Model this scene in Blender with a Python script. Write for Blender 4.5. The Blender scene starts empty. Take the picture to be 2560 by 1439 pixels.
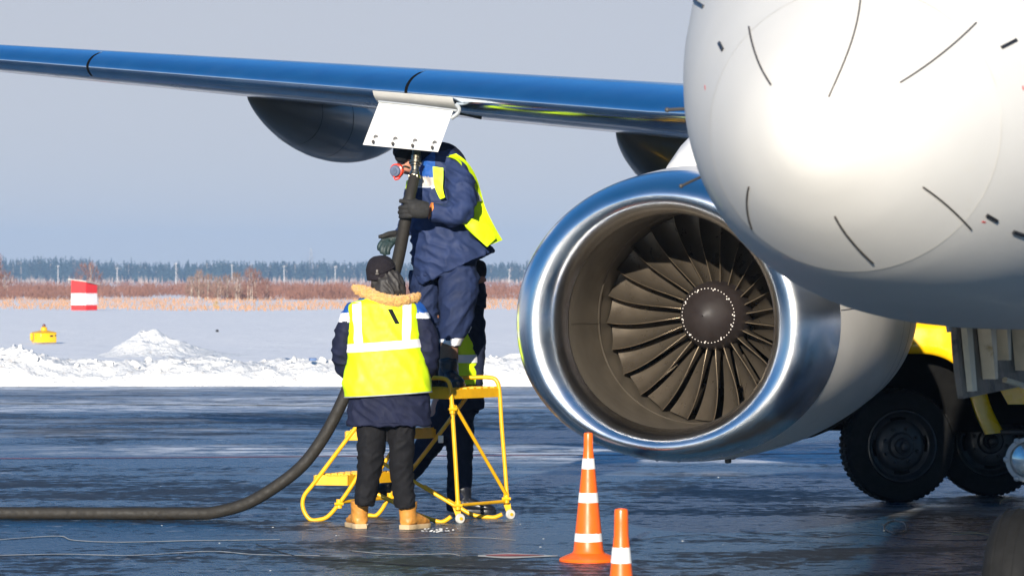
import bpy, math, random
from mathutils import Vector, Matrix, noise as mn
R = math.radians
random.seed(7)
C = bpy.context.scene.collection
SC = bpy.context.scene

# ------------------------------------------------------------------ camera, world, sun
F, YH, CH = 9240.0, 700.0, 1.62          # focal length in photo pixels, horizon row, eye height
cam = bpy.data.cameras.new('camera'); cam_o = bpy.data.objects.new('camera', cam); C.objects.link(cam_o)
cam.sensor_width = 36; cam.lens = F/2560*36; cam.shift_y = -19.5/2560
cam.clip_end = 6000; cam.clip_start = .5
cam_o.location = (0, 0, CH); cam_o.rotation_euler = (R(90), 0, 0)
cam.dof.use_dof = True; cam.dof.focus_distance = 24.3; cam.dof.aperture_fstop = 11
SC.camera = cam_o
SUN_EL, SUN_AZ = R(16), R(190)           # azimuth clockwise from +Y
w = bpy.data.worlds.new('World'); SC.world = w; w.use_nodes = True
nt = w.node_tree; bg = nt.nodes['Background']
sky = nt.nodes.new('ShaderNodeTexSky'); sky.sky_type = 'NISHITA'; sky.sun_disc = False
sky.sun_elevation = SUN_EL; sky.sun_rotation = SUN_AZ
sky.altitude = 2000; sky.air_density = 1.15; sky.dust_density = .6; sky.ozone_density = 10
tint = nt.nodes.new('ShaderNodeMix'); tint.data_type = 'RGBA'; tint.blend_type = 'MULTIPLY'; tint.inputs[0].default_value = 1
tint.inputs[7].default_value = (1.15, 1.0, .86, 1)
blue_fill = nt.nodes.new('ShaderNodeMix'); blue_fill.data_type = 'RGBA'; blue_fill.blend_type = 'ADD'; blue_fill.inputs[0].default_value = 1
blue_fill.inputs[7].default_value = (.0, .60, 1.55, 1)  # even blue added over the whole sky to lift reflections and fill
# cold lavender haze layer hanging low over the horizon away from the sun
wtc = nt.nodes.new('ShaderNodeTexCoord'); wsx = nt.nodes.new('ShaderNodeSeparateXYZ'); nt.links.new(wtc.outputs['Generated'], wsx.inputs[0])
wz = nt.nodes.new('ShaderNodeMapRange'); wz.interpolation_type = 'SMOOTHSTEP'; wz.inputs[1].default_value = .07; wz.inputs[2].default_value = .20; wz.inputs[3].default_value = .94; wz.inputs[4].default_value = 0
wy = nt.nodes.new('ShaderNodeMapRange'); wy.interpolation_type = 'SMOOTHSTEP'; wy.inputs[1].default_value = -.35; wy.inputs[2].default_value = .35
nt.links.new(wsx.outputs[2], wz.inputs[0]); nt.links.new(wsx.outputs[1], wy.inputs[0])
wf = nt.nodes.new('ShaderNodeMath'); wf.operation = 'MULTIPLY'; nt.links.new(wz.outputs[0], wf.inputs[0]); nt.links.new(wy.outputs[0], wf.inputs[1])
wr = nt.nodes.new('ShaderNodeValToRGB'); wr.color_ramp.elements[0].color = (.51, .52, .565, 1); wr.color_ramp.elements[1].position = .085; wr.color_ramp.elements[1].color = (.485, .495, .54, 1)
nt.links.new(wsx.outputs[2], wr.inputs[0])
wg_ = nt.nodes.new('ShaderNodeVectorMath'); wg_.operation = 'SCALE'; wg_.inputs[3].default_value = 11.2; nt.links.new(wr.outputs[0], wg_.inputs[0])
wm = nt.nodes.new('ShaderNodeMix'); wm.data_type = 'RGBA'; nt.links.new(wf.outputs[0], wm.inputs[0])
nt.links.new(sky.outputs[0], tint.inputs[6]); nt.links.new(tint.outputs[2], blue_fill.inputs[6]); nt.links.new(blue_fill.outputs[2], wm.inputs[6]); nt.links.new(wg_.outputs[0], wm.inputs[7])
nt.links.new(wm.outputs[2], bg.inputs[0]); bg.inputs[1].default_value = .07
sl = bpy.data.lights.new('sun', 'SUN'); sl.energy = 5; sl.angle = R(.5); sl.color = (1, .93, .82)
so = bpy.data.objects.new('sun', sl); C.objects.link(so); so.location = (0, 0, 60)
sd = Vector((math.sin(SUN_AZ)*math.cos(SUN_EL), math.cos(SUN_AZ)*math.cos(SUN_EL), math.sin(SUN_EL)))
so.rotation_euler = sd.to_track_quat('Z', 'Y').to_euler()
SC.view_settings.view_transform = 'Standard'; SC.view_settings.look = 'None'
SC.view_settings.exposure = .62; SC.view_settings.gamma = 1

# ------------------------------------------------------------------ helpers
def P(px, py, D): return Vector(((px-1280)/F*D, D, CH+(YH-py)/F*D))
def G(px, py):                       # a point on the ground seen at a pixel
    D = F*CH/(py-YH); return Vector(((px-1280)/F*D, D, 0))
def proj(v): return (1280+F*v[0]/v[1], YH-F*(v[2]-CH)/v[1])

def mono(xs, ys):                    # monotone cubic interpolation
    n = len(xs); d = [(ys[i+1]-ys[i])/(xs[i+1]-xs[i]) for i in range(n-1)]
    m = [d[0]]+[0 if d[i-1]*d[i] <= 0 else 2*d[i-1]*d[i]/(d[i-1]+d[i]) for i in range(1, n-1)]+[d[-1]]
    def f(x):
        if x <= xs[0]: return ys[0]
        if x >= xs[-1]: return ys[-1]
        i = max(k for k in range(n-1) if xs[k] <= x); h = xs[i+1]-xs[i]; t = (x-xs[i])/h
        return ((1+2*t)*(1-t)**2*ys[i]+t*(1-t)**2*h*m[i]+t*t*(3-2*t)*ys[i+1]+t*t*(t-1)*h*m[i+1])
    return f

def crom(pts, sub):                  # Catmull-Rom through tuples
    out = []; n = len(pts)
    for i in range(n-1):
        p0, p1, p2, p3 = pts[max(i-1, 0)], pts[i], pts[i+1], pts[min(i+2, n-1)]
        for s in range(sub):
            t = s/sub
            out.append(tuple(.5*(2*b+(c-a)*t+(2*a-5*b+4*c-d)*t*t+(3*b-a-3*c+d)*t**3) for a, b, c, d in zip(p0, p1, p2, p3)))
    out.append(tuple(pts[-1])); return out

class MB:
    def __init__(s): s.v = []; s.f = []; s.m = []
    def add(s, vs, fs, mi=0):
        o = len(s.v); s.v += [Vector(v) for v in vs]
        for f in fs: s.f.append(tuple(i+o for i in f)); s.m.append(mi)
        return s
    def rings(s, rs, mi=0, cap=True, close=True):
        n = len(rs[0]); vs = [p for r in rs for p in r]; fs = []
        for i in range(len(rs)-1):
            for j in range(n if close else n-1):
                k = (j+1) % n; fs.append((i*n+j, i*n+k, (i+1)*n+k, (i+1)*n+j))
        if cap and close:
            fs.append(tuple(range(n-1, -1, -1))); fs.append(tuple((len(rs)-1)*n+j for j in range(n)))
        return s.add(vs, fs, mi)
    def grid(s, fn, nu, nv, mi=0):
        return s.add([fn(i/nu, j/nv) for j in range(nv+1) for i in range(nu+1)],
                     [(j*(nu+1)+i, j*(nu+1)+i+1, (j+1)*(nu+1)+i+1, (j+1)*(nu+1)+i) for j in range(nv) for i in range(nu)], mi)
    def tube(s, pts, r, n=10, sub=1, mi=0, cap=True):
        if sub > 1: pts = [Vector(p) for p in crom([tuple(p) for p in pts], sub)]
        pts = [Vector(p) for p in pts]; m = len(pts); rs = []; prev = None
        for i, p in enumerate(pts):
            t = (pts[min(i+1, m-1)]-pts[max(i-1, 0)]).normalized()
            if prev is None:
                up = Vector((0, 0, 1)) if abs(t.z) < .9 else Vector((1, 0, 0)); a = t.cross(up).normalized()
            else: a = (prev-t*prev.dot(t)).normalized()
            prev = a; b = t.cross(a); rr = r(i/(m-1)) if callable(r) else r
            rs.append([p+a*math.cos(q*2*math.pi/n)*rr+b*math.sin(q*2*math.pi/n)*rr for q in range(n)])
        return s.rings(rs, mi, cap)
    def box(s, c, d, rot=None, mi=0, bev=0):
        c = Vector(c); hx, hy, hz = d[0]/2, d[1]/2, d[2]/2; M3 = rot or Matrix.Identity(3)
        if bev:
            b = min(bev, hx*.9, hy*.9, hz*.9); rs = []
            for z, e in ((-hz, b), (-hz+b*.3, b*.3), (-hz+b, 0), (hz-b, 0), (hz-b*.3, b*.3), (hz, b)):
                x, y = hx-e, hy-e; k = b
                rs.append([c+M3@Vector(q+(z,)) for q in ((-x+k, -y), (x-k, -y), (x-k*.3, -y+k*.3), (x, -y+k), (x, y-k), (x-k*.3, y-k*.3), (x-k, y), (-x+k, y), (-x+k*.3, y-k*.3), (-x, y-k), (-x, -y+k), (-x+k*.3, -y+k*.3))])
            return s.rings(rs, mi)
        vs = [c+M3@Vector((x, y, z)) for z in (-hz, hz) for x, y in ((-hx, -hy), (hx, -hy), (hx, hy), (-hx, hy))]
        return s.add(vs, [(3, 2, 1, 0), (4, 5, 6, 7), (0, 1, 5, 4), (1, 2, 6, 5), (2, 3, 7, 6), (3, 0, 4, 7)], mi)
    def revolve(s, prof, o, axis=(0, 0, 1), n=32, mi=0, cap=False):
        o = Vector(o); ax = Vector(axis).normalized(); a = ax.orthogonal().normalized(); b = ax.cross(a)
        return s.rings([[o+ax*h+(a*math.cos(q*2*math.pi/n)+b*math.sin(q*2*math.pi/n))*r for q in range(n)] for r, h in prof], mi, cap)
    def limb(s, pts, D0, n=20, sub=5, mi=0):   # (px, py, depth offset, half width px, half depth px)
        pts = crom([p if len(p) == 5 else p+(p[3],) for p in pts], sub)
        W = [P(p[0], p[1], D0+p[2]) for p in pts]; rs = []; m = len(W); Y = Vector((0, 1, 0))
        for i, p in enumerate(pts):
            t = (W[min(i+1, m-1)]-W[max(i-1, 0)]).normalized()
            a = t.cross(Y)
            a = a.normalized() if a.length > .15 else Vector((1, 0, 0))
            b = t.cross(a).normalized(); k = D0/F
            rs.append([W[i]+a*math.cos(q*2*math.pi/n)*p[3]*k+b*math.sin(q*2*math.pi/n)*p[4]*k for q in range(n)])
        return s.rings(rs, mi)
    def ball(s, c, r, n=16, m=10, mi=0):
        c = Vector(c); rx, ry, rz = r if isinstance(r, tuple) else (r, r, r)
        return s.rings([[c+Vector((rx*math.sin(a)*math.cos(q*2*math.pi/n), ry*math.sin(a)*math.sin(q*2*math.pi/n), -rz*math.cos(a))) for q in range(n)]
                        for a in [max(.02, min(math.pi-.02, math.pi*i/m)) for i in range(m+1)]], mi)

WM = {}                              # world matrix of every object's root
def obj(name, mb, mats, parent=None, base=None, local=False, smooth=True, angle=40):
    if not isinstance(mats, (list, tuple)): mats = [mats]
    M4 = WM[parent] if parent else Matrix.Translation(Vector(base or (0, 0, 0)))
    inv = M4.inverted(); me = bpy.data.meshes.new(name)
    me.from_pydata([v if local else inv@v for v in mb.v], [], mb.f)
    for m in mats: me.materials.append(m)
    me.polygons.foreach_set('material_index', mb.m); me.polygons.foreach_set('use_smooth', [smooth]*len(mb.f))
    me.update()
    o = bpy.data.objects.new(name, me); C.objects.link(o)
    if smooth and angle: me.set_sharp_from_angle(angle=R(angle))
    if parent: o.parent = parent
    else: o.matrix_world = M4
    WM[o] = M4; return o
def tag(o, label, cat, group=None):
    o['label'] = label; o['category'] = cat
    if group: o['group'] = group
    return o
def struct(o): o['kind'] = 'structure'; return o
def stuff(o, label=None, cat=None):
    o['kind'] = 'stuff'
    if label: o['label'] = label; o['category'] = cat
    return o
def thing(name, label, cat, base, rz=0, group=None):
    o = bpy.data.objects.new(name, None); C.objects.link(o); o.location = base; o.rotation_euler = (0, 0, rz)
    o.empty_display_size = .2
    WM[o] = Matrix.Translation(Vector(base))@Matrix.Rotation(rz, 4, 'Z'); return tag(o, label, cat, group)
def copy_tree(o, loc, rz=None, parent=None):
    c = o.copy(); C.objects.link(c)
    if parent: c.parent = parent
    else:
        c.location = loc
        if rz is not None: c.rotation_euler = (0, 0, rz)
    for ch in [x for x in bpy.data.objects if x.parent == o]: copy_tree(ch, None, None, c)
    return c

def fuse(mb, voxel=.008, smooth=4, disp=None):      # one continuous skin round overlapping volumes
    me = bpy.data.meshes.new('t'); me.from_pydata(mb.v, [], mb.f); o = bpy.data.objects.new('t', me); C.objects.link(o)
    m = o.modifiers.new('r', 'REMESH'); m.mode = 'VOXEL'; m.voxel_size = voxel
    q = o.modifiers.new('s', 'SMOOTH'); q.iterations = smooth; q.factor = .5
    dg = bpy.context.evaluated_depsgraph_get(); e = o.evaluated_get(dg).to_mesh()
    vs = [v.co.copy() for v in e.vertices]; ns = [v.normal.copy() for v in e.vertices]
    out = MB(); out.add([v+n*disp(v) for v, n in zip(vs, ns)] if disp else vs, [tuple(p.vertices) for p in e.polygons])
    o.evaluated_get(dg).to_mesh_clear(); bpy.data.objects.remove(o); bpy.data.meshes.remove(me); return out
def paint(mb, fn):                   # material slot from a face's place in the photo
    for i, f in enumerate(mb.f):
        c = sum((mb.v[k] for k in f), Vector())/len(f); x, y = proj(c); mb.m[i] = fn(x, y, c)
    return mb
def folds(sx=9, sz=16, amp=.008, seed=0, tilt=.6):   # cloth creases
    def f(v):
        q = Vector((v.x*sx+seed, v.y*sx, (v.z+tilt*v.x)*sz)); q += Vector((mn.noise(v*7), mn.noise(v*7+Vector((9, 0, 0))), 0))*.7
        a = 1-abs(mn.noise(q)); b = mn.noise(q*2.3)
        return amp*((a*a*1.6-1)+.35*b)
    return f

# ------------------------------------------------------------------ materials
def nn(t, kind, **k):
    n = t.nodes.new(kind)
    for a, v in k.items():
        if a in n.inputs: n.inputs[a].default_value = v
        else: setattr(n, a, v)
    return n
def ramp(t, src, stops):
    r = t.nodes.new('ShaderNodeValToRGB'); e = r.color_ramp.elements
    while len(e) < len(stops): e.new(.5)
    for i, (p, c) in enumerate(stops): e[i].position = p; e[i].color = (c+(1,)) if isinstance(c, tuple) else (c, c, c, 1)
    t.links.new(src, r.inputs[0]); return r.outputs[0]
def mixc(t, f, a, b):
    m = t.nodes.new('ShaderNodeMix'); m.data_type = 'RGBA'
    for i, x in ((0, f), (6, a), (7, b)):
        if isinstance(x, (tuple, float, int)): m.inputs[i].default_value = x if i == 0 else tuple(x)+(1,)
        else: t.links.new(x, m.inputs[i])
    return m.outputs[2]
def M(name, col, rough=.5, metal=0, var=.15, scale=6, bump=0, bscale=60, coat=0, rvar=.1, stretch=(1, 1, 1), spots=None, sheen=0, spec=.5):
    m = bpy.data.materials.new(name); m.use_nodes = True; t = m.node_tree; b = t.nodes['Principled BSDF']; L = t.links.new
    tc = nn(t, 'ShaderNodeTexCoord'); mp = nn(t, 'ShaderNodeMapping'); mp.inputs['Scale'].default_value = stretch; L(tc.outputs['Object'], mp.inputs[0])
    n = nn(t, 'ShaderNodeTexNoise', Scale=scale, Detail=6, Roughness=.6); L(mp.outputs[0], n.inputs[0])
    c = ramp(t, n.outputs[0], [(.3, tuple(max(0, x*(1-var)) for x in col)), (.7, tuple(min(1, x*(1+var)) for x in col))])
    if spots:                        # dirt or wear: (colour, noise scale, threshold)
        n2 = nn(t, 'ShaderNodeTexNoise', Scale=spots[1], Detail=8, Roughness=.7); L(tc.outputs['Object'], n2.inputs[0])
        c = mixc(t, ramp(t, n2.outputs[0], [(spots[2], 0.), (min(1, spots[2]+.12), 1.)]), c, spots[0])
    L(c, b.inputs['Base Color'])
    n3 = nn(t, 'ShaderNodeTexNoise', Scale=scale*1.7, Detail=5); L(mp.outputs[0], n3.inputs[0])
    L(ramp(t, n3.outputs[0], [(.3, max(.02, rough-rvar)), (.7, min(1, rough+rvar))]), b.inputs['Roughness'])
    b.inputs['Metallic'].default_value = metal; b.inputs['Coat Weight'].default_value = coat; b.inputs['Coat Roughness'].default_value = .06
    b.inputs['Specular IOR Level'].default_value = spec
    if sheen: b.inputs['Sheen Weight'].default_value = sheen
    if bump:
        n4 = nn(t, 'ShaderNodeTexNoise', Scale=bscale, Detail=6, Roughness=.6); L(mp.outputs[0], n4.inputs[0])
        bp = nn(t, 'ShaderNodeBump', Strength=bump, Distance=.01); L(n4.outputs[0], bp.inputs['Height']); L(bp.outputs[0], b.inputs['Normal'])
    return m
m_white = M('white_paint', (.64, .615, .565), .55, 0, .03, 3, .02, 4, coat=.03, rvar=.05, spec=.12, spots=((.62, .58, .50), 2.2, .66))
m_radome = m_white
m_white2 = M('nacelle_paint', (.74, .705, .65), .42, 0, .05, 3, .02, 5, coat=.08, rvar=.06, spec=.35, spots=((.5, .47, .42), 3, .64))
m_polish = M('polished_metal', (.84, .84, .84), .23, 1, .04, 3, .008, 5, rvar=.04)
m_slat = M('slat_metal', (.80, .89, 1.0), .17, 1, .06, 4, .01, 4, rvar=.06, spots=((.55, .56, .58), 6, .68))  # blue tint puts part of the sky's reflection into the metal colour
m_duct = M('duct_metal', (.20, .168, .127), .34, .45, .10, 5, .02, 20, rvar=.06)
m_blade = M('blade_metal', (.125, .102, .076), .32, .6, .12, 9, .02, 40, rvar=.07)
m_bladeedge = M('blade_edge', (.36, .28, .19), .3, .7, .08, 9)
m_spin = M('spinner_paint', (.020, .014, .013), .6, 0, .2, 10)
m_bolt = M('bolt_metal', (.85, .78, .72), .4, .2, .1, 20)
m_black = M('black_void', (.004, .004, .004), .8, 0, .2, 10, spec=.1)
m_wing = M('wing_grey', (.15, .165, .18), .24, .35, .08, 2, .02, 6, coat=.5, rvar=.05, stretch=(1, .3, 1))
m_fair = M('fairing_grey', (.17, .165, .15), .34, .1, .08, 3, .02, 4, coat=.25, rvar=.04)
m_cream = M('cream_panel', (.80, .76, .68), .4, 0, .05, 8, .02, 30, spots=((.38, .36, .33), 9, .66))
m_dark = M('dark_metal', (.03, .03, .032), .45, .3, .2, 20)
m_strip = M('strip_metal', (.085, .075, .065), .5, .3, .1, 30)
m_yel = M('yellow_paint', (.80, .42, .006), .38, 0, .1, 10, .05, 40, coat=.2, spots=((.22, .10, .03), 22, .665))
m_truck = M('truck_yellow', (.88, .50, .004), .26, 0, .05, 4, .02, 10, coat=.4)
m_tyre = M('tyre_rubber', (.010, .010, .010), .8, 0, .3, 14, .15, 50, spec=.25)
m_rim = M('rim_paint', (.034, .034, .036), .45, 0, .3, 16, .1, 30)
m_orange = M('cone_orange', (.90, .13, .006), .38, 0, .05, 8, .03, 30, coat=.1, spots=((.55, .09, .02), 14, .7))
m_conew = M('cone_white', (.80, .79, .76), .45, 0, .05, 20, .03, 60, spots=((.5, .47, .42), 30, .68))
m_hose = M('hose_rubber', (.017, .014, .010), .72, 0, .25, 18, .1, 60)
m_brass = M('coupling_metal', (.40, .35, .26), .3, 1, .25, 30)
m_navyA = M('navy_cloth', (.009, .012, .034), .8, 0, .18, 12, .25, 160, sheen=0, spec=.3)
m_navyB = M('blue_cloth', (.016, .030, .090), .72, 0, .18, 10, .25, 150, sheen=0, spec=.35)
m_navyC = M('deep_navy_cloth', (.008, .012, .03), .85, 0, .2, 12, .2, 150, spec=.3)
m_cobalt = M('cobalt_cloth', (.006, .075, .32), .7, 0, .12, 14, .2, 120)
m_trous = M('charcoal_cloth', (.006, .0058, .0072), .85, 0, .2, 14, .25, 150, spec=.3)
m_vest = M('hi_vis_yellow', (.68, .92, .004), .6, 0, .03, 10, .15, 90)
m_refl = M('reflective_tape', (.80, .79, .80), .4, 0, .05, 20, .1, 120)
m_fur = M('orange_fur', (.72, .40, .11), .9, 0, .22, 60, .8, 220, sheen=.4)
m_hat = M('black_knit', (.013, .010, .013), .9, 0, .2, 40, .4, 200, spec=.3)
m_scarf = M('dark_hood_cloth', (.032, .028, .025), .6, 0, .2, 14, .2, 90)
m_boot = M('tan_leather', (.55, .235, .04), .5, 0, .16, 14, .15, 60, spots=((.25, .11, .04), 20, .64))
m_sole = M('boot_sole', (.50, .36, .20), .7, 0, .15, 20, .1, 60)
m_bboot = M('black_boot', (.010, .011, .016), .4, 0, .2, 14, .1, 60)
m_felt = M('brown_felt', (.22, .12, .07), .95, 0, .15, 30, .3, 160)
m_glove = M('black_glove', (.015, .014, .013), .8, 0, .2, 30, .3, 160)
m_glove2 = M('green_glove', (.014, .030, .030), .55, 0, .3, 40, .3, 120)
m_skin = M('skin', (.50, .23, .15), .5, 0, .1, 20, .05, 90)
m_red = M('red_paint', (.72, .02, .018), .45, 0, .1, 10, .05, 40)
m_hutw = M('hut_white', (.80, .77, .74), .5, 0, .06, 6, .05, 40)
m_grey = M('grey_paint', (.35, .36, .36), .5, .2, .1, 10)
m_clear = M('lamp_glass', (.65, .65, .62), .12, .9, .3, 30)
m_wheelw = M('caster_plastic', (.55, .53, .48), .4, 0, .15, 30)

def snow_mat(name, scl, strength, dist, tint=(.86, .86, .88), dirt=.70):
    m = bpy.data.materials.new(name); m.use_nodes = True; t = m.node_tree; b = t.nodes['Principled BSDF']; L = t.links.new
    g = nn(t, 'ShaderNodeTexCoord')
    n = nn(t, 'ShaderNodeTexNoise', Scale=scl, Detail=9, Roughness=.62); L(g.outputs['Object'], n.inputs[0])
    n2 = nn(t, 'ShaderNodeTexNoise', Scale=scl*.7, Detail=8, Roughness=.7); L(g.outputs['Object'], n2.inputs[0])
    L(mixc(t, ramp(t, n2.outputs[0], [(dirt, 0.), (dirt+.12, .5)]), tint, (.45, .36, .28)), b.inputs['Base Color'])
    b.inputs['Roughness'].default_value = .65; b.inputs['Specular IOR Level'].default_value = .25
    bp = nn(t, 'ShaderNodeBump', Strength=strength, Distance=dist); L(n.outputs[0], bp.inputs['Height']); L(bp.outputs[0], b.inputs['Normal'])
    return m
m_field = snow_mat('field_snow', .5, .8, .2, (.97, .92, .86), .76)
m_bank = snow_mat('bank_snow', 9, 1.0, .07, (.85, .83, .79), .56)

def apron_mat():
    m = bpy.data.materials.new('wet_ice_asphalt'); m.use_nodes = True; t = m.node_tree; b = t.nodes['Principled BSDF']; L = t.links.new
    g = nn(t, 'ShaderNodeTexCoord')
    def noise(sc, st, det=7, ro=.6, loc=(0, 0, 0)):
        mp = nn(t, 'ShaderNodeMapping'); mp.inputs['Scale'].default_value = st; mp.inputs['Location'].default_value = loc; L(g.outputs['Object'], mp.inputs[0])
        n = nn(t, 'ShaderNodeTexNoise', Scale=sc, Detail=det, Roughness=ro); L(mp.outputs[0], n.inputs[0]); return n.outputs[0]
    patch = noise(.20, (.6, 1, 1), 5, .6)
    fine = noise(7.5, (1, .8, 1), 8, .75)
    mid = noise(1.1, (.6, 1, 1), 8, .66, (4, 2, 0))
    grit = noise(60, (1, 1, 1), 4, .6)
    a1 = nn(t, 'ShaderNodeMath', operation='MULTIPLY_ADD'); L(patch, a1.inputs[0]); a1.inputs[1].default_value = .8; L(mid, a1.inputs[2])
    a2 = nn(t, 'ShaderNodeMath', operation='MULTIPLY_ADD'); L(fine, a2.inputs[0]); a2.inputs[1].default_value = 1.1; L(a1.outputs[0], a2.inputs[2])
    ice = ramp(t, a2.outputs[0], [(.0, 0.), (1., 1.)]); r_ = ice.node.color_ramp.elements; r_[0].position = .0
    mr = nn(t, 'ShaderNodeMapRange', interpolation_type='SMOOTHSTEP'); L(a2.outputs[0], mr.inputs[0]); mr.inputs[1].default_value = 1.33; mr.inputs[2].default_value = 1.45; ice = mr.outputs[0]
    base = mixc(t, ramp(t, fine, [(.35, 0.), (.65, 1.)]), (.014, .0145, .016), (.048, .047, .046))
    base = mixc(t, ice, base, (.006, .056, .120))  # bluish ice; base and specular tint also carry the sky's blue reflection
    b.inputs['Specular Tint'].default_value = (.6, .85, 1, 1)
    s1 = ramp(t, noise(.16, (.28, 1, 1), 5, .55, (3.7, 1.3, 0)), [(.52, 0.), (.62, 1.)])
    s2 = ramp(t, noise(3.0, (.55, 1, 1), 9, .74, (1, 8, 0)), [(.43, 0.), (.56, 1.)])
    mu = nn(t, 'ShaderNodeMath', operation='MULTIPLY'); L(s1, mu.inputs[0]); L(s2, mu.inputs[1])
    s3 = ramp(t, noise(5.5, (.5, .9, 1), 9, .74, (5, 2, 0)), [(.575, 0.), (.64, .55)])
    ad = nn(t, 'ShaderNodeMath', operation='ADD', use_clamp=True); L(mu.outputs[0], ad.inputs[0]); m3 = nn(t, 'ShaderNodeMath', operation='MULTIPLY'); L(s3, m3.inputs[0]); L(ramp(t, noise(.55, (.6, 1, 1), 5, .6, (2, 7, 0)), [(.42, .05), (.62, 1.)]), m3.inputs[1]); L(m3.outputs[0], ad.inputs[1])
    sp = nn(t, 'ShaderNodeSeparateXYZ'); L(g.outputs['Object'], sp.inputs[0])
    ed = nn(t, 'ShaderNodeMapRange'); L(sp.outputs[1], ed.inputs[0]); ed.inputs[1].default_value = 49; ed.inputs[2].default_value = 56.6; ed.inputs[4].default_value = 1.0
    e2 = nn(t, 'ShaderNodeMath', operation='MULTIPLY'); L(ed.outputs[0], e2.inputs[0]); L(ramp(t, noise(1.6, (.6, 1, 1), 9, .7, (9, 1, 0)), [(.40, 0.), (.62, 1.)]), e2.inputs[1])
    a9 = nn(t, 'ShaderNodeMath', operation='ADD', use_clamp=True); L(ad.outputs[0], a9.inputs[0]); L(e2.outputs[0], a9.inputs[1])
    frost = a9.outputs[0]
    # expansion joints of the slabs
    L(mixc(t, frost, base, (.85, .86, .88)), b.inputs['Base Color'])
    L(mixc(t, frost, mixc(t, ice, (.48, .48, .48), (.26, .26, .26)), (.7, .7, .7)), b.inputs['Roughness'])
    L(mixc(t, frost, mixc(t, ice, (.18, .18, .18), (.55, .55, .55)), (.3, .3, .3)), b.inputs['Specular IOR Level'])
    bp = nn(t, 'ShaderNodeBump', Strength=.9, Distance=.05); L(fine, bp.inputs['Height'])
    bp2 = nn(t, 'ShaderNodeBump', Strength=.4, Distance=.006); L(grit, bp2.inputs['Height']); L(bp.outputs[0], bp2.inputs['Normal'])
    L(bp2.outputs[0], b.inputs['Normal'])
    return m
m_apron = apron_mat()

# ------------------------------------------------------------------ ground
gm = MB(); ys = [-400, -60, 0, 40, 56]+[60+i*4 for i in range(40)]+[230+i*30 for i in range(20)]+[900, 1300, 1800, 2400, 2990]
xs = [-800, -300, -100]+[-60+i*4 for i in range(31)]+[100, 300, 800]
def gz(x, y):
    if y < 58 or y > 600 or abs(x) > 70: return 0
    return .10*mn.noise(Vector((x*.06, y*.05, 0)))*min(1, (y-58)/10)
nx = len(xs)
gm.add([(x, y, gz(x, y)) for y in ys for x in xs], [(j*nx+i, j*nx+i+1, (j+1)*nx+i+1, (j+1)*nx+i) for j in range(len(ys)-1) for i in range(nx-1)])
struct(obj('ground', gm, m_field))
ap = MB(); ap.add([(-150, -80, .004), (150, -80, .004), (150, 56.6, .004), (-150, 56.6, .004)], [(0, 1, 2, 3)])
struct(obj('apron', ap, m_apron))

def ribbon(name, pts, wd, mat, z=.008, jit=0):
    mb = MB(); pp = crom(pts, 10); L_ = [G(*p) for p in pp]; vs = []
    for i, p in enumerate(L_):
        k = wd*(1+jit*mn.noise(Vector((i*.5, 3, 1)))); vs += [(p.x, p.y-k/2, z), (p.x, p.y+k/2, z)]
    mb.add(vs, [(2*i, 2*i+2, 2*i+3, 2*i+1) for i in range(len(L_)-1)]); return struct(obj(name, mb, mat))
m_line = M('frost_line_white', (.55, .52, .46), .7, 0, .3, 5, spots=((.10, .10, .10), 3, .58))
m_redl = M('faded_red_paint', (.34, .06, .07), .6, 0, .3, 1.2, spots=((.04, .04, .045), .7, .5))
m_yell = M('faded_yellow_paint', (.30, .24, .12), .6, 0, .3, 1.2, spots=((.04, .04, .045), .8, .5))
ribbon('frost_line', [(-60, 1392), (150, 1387), (330, 1390), (520, 1380), (640, 1388), (800, 1391)], .045, m_line, jit=.6)
ribbon('frost_line', [(-60, 1356), (60, 1346), (150, 1342), (185, 1352), (300, 1357), (480, 1353), (600, 1352), (700, 1350)], .05, m_line, jit=.6)
ribbon('frost_line', [(880, 1379), (960, 1386), (1050, 1388), (1120, 1386), (1150, 1391)], .045, m_line, jit=.6)
ribbon('frost_line', [(900, 1341), (1000, 1349), (1080, 1345), (1200, 1346), (1290, 1352)], .04, m_line, jit=.6)
m_crack = M('dark_crack', (.008, .008, .009), .8, 0, .2, 5)
ribbon('apron_crack', [(640, 1362), (760, 1396), (900, 1404), (1010, 1414), (1180, 1420), (1360, 1428)], .05, m_crack, jit=.8)
ribbon('apron_crack', [(1850, 1330), (2050, 1344), (2160, 1338), (2330, 1352), (2600, 1348)], .045, m_crack, jit=.8)
ribbon('apron_crack', [(1580, 1352), (1750, 1338), (1900, 1352), (2140, 1362)], .03, m_crack, jit=.8)
ribbon('painted_red_line', [(-200, 1148), (400, 1145), (900, 1141), (1500, 1138), (2300, 1133)], .10, m_redl)
ribbon('painted_yellow_line', [(-200, 1008), (700, 1014), (1500, 1021), (2500, 1030)], .16, m_yell)
mk = MB()
for (x0, x1, y0, y1, mi, z) in ((1195, 1395, 1385, 1397, 0, .007), (1215, 1360, 1388, 1393, 1, .010)):
    n = 12
    def fn(u, v):
        x = x0+(x1-x0)*u; h = (y1-y0)/2*(1-.92*max(0, u-.45)/.55)*(1-.75*max(0, .3-u)/.3); q = G(x, (y0+y1)/2+(2*v-1)*h); q.z = z; return q
    mk.grid(fn, n, 2, mi)
struct(obj('painted_marking', mk, [M('worn_white_marking', (.62, .58, .52), .6, 0, .2, 4), M('worn_red_marking', (.45, .08, .07), .6, 0, .2, 4)]))

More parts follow.
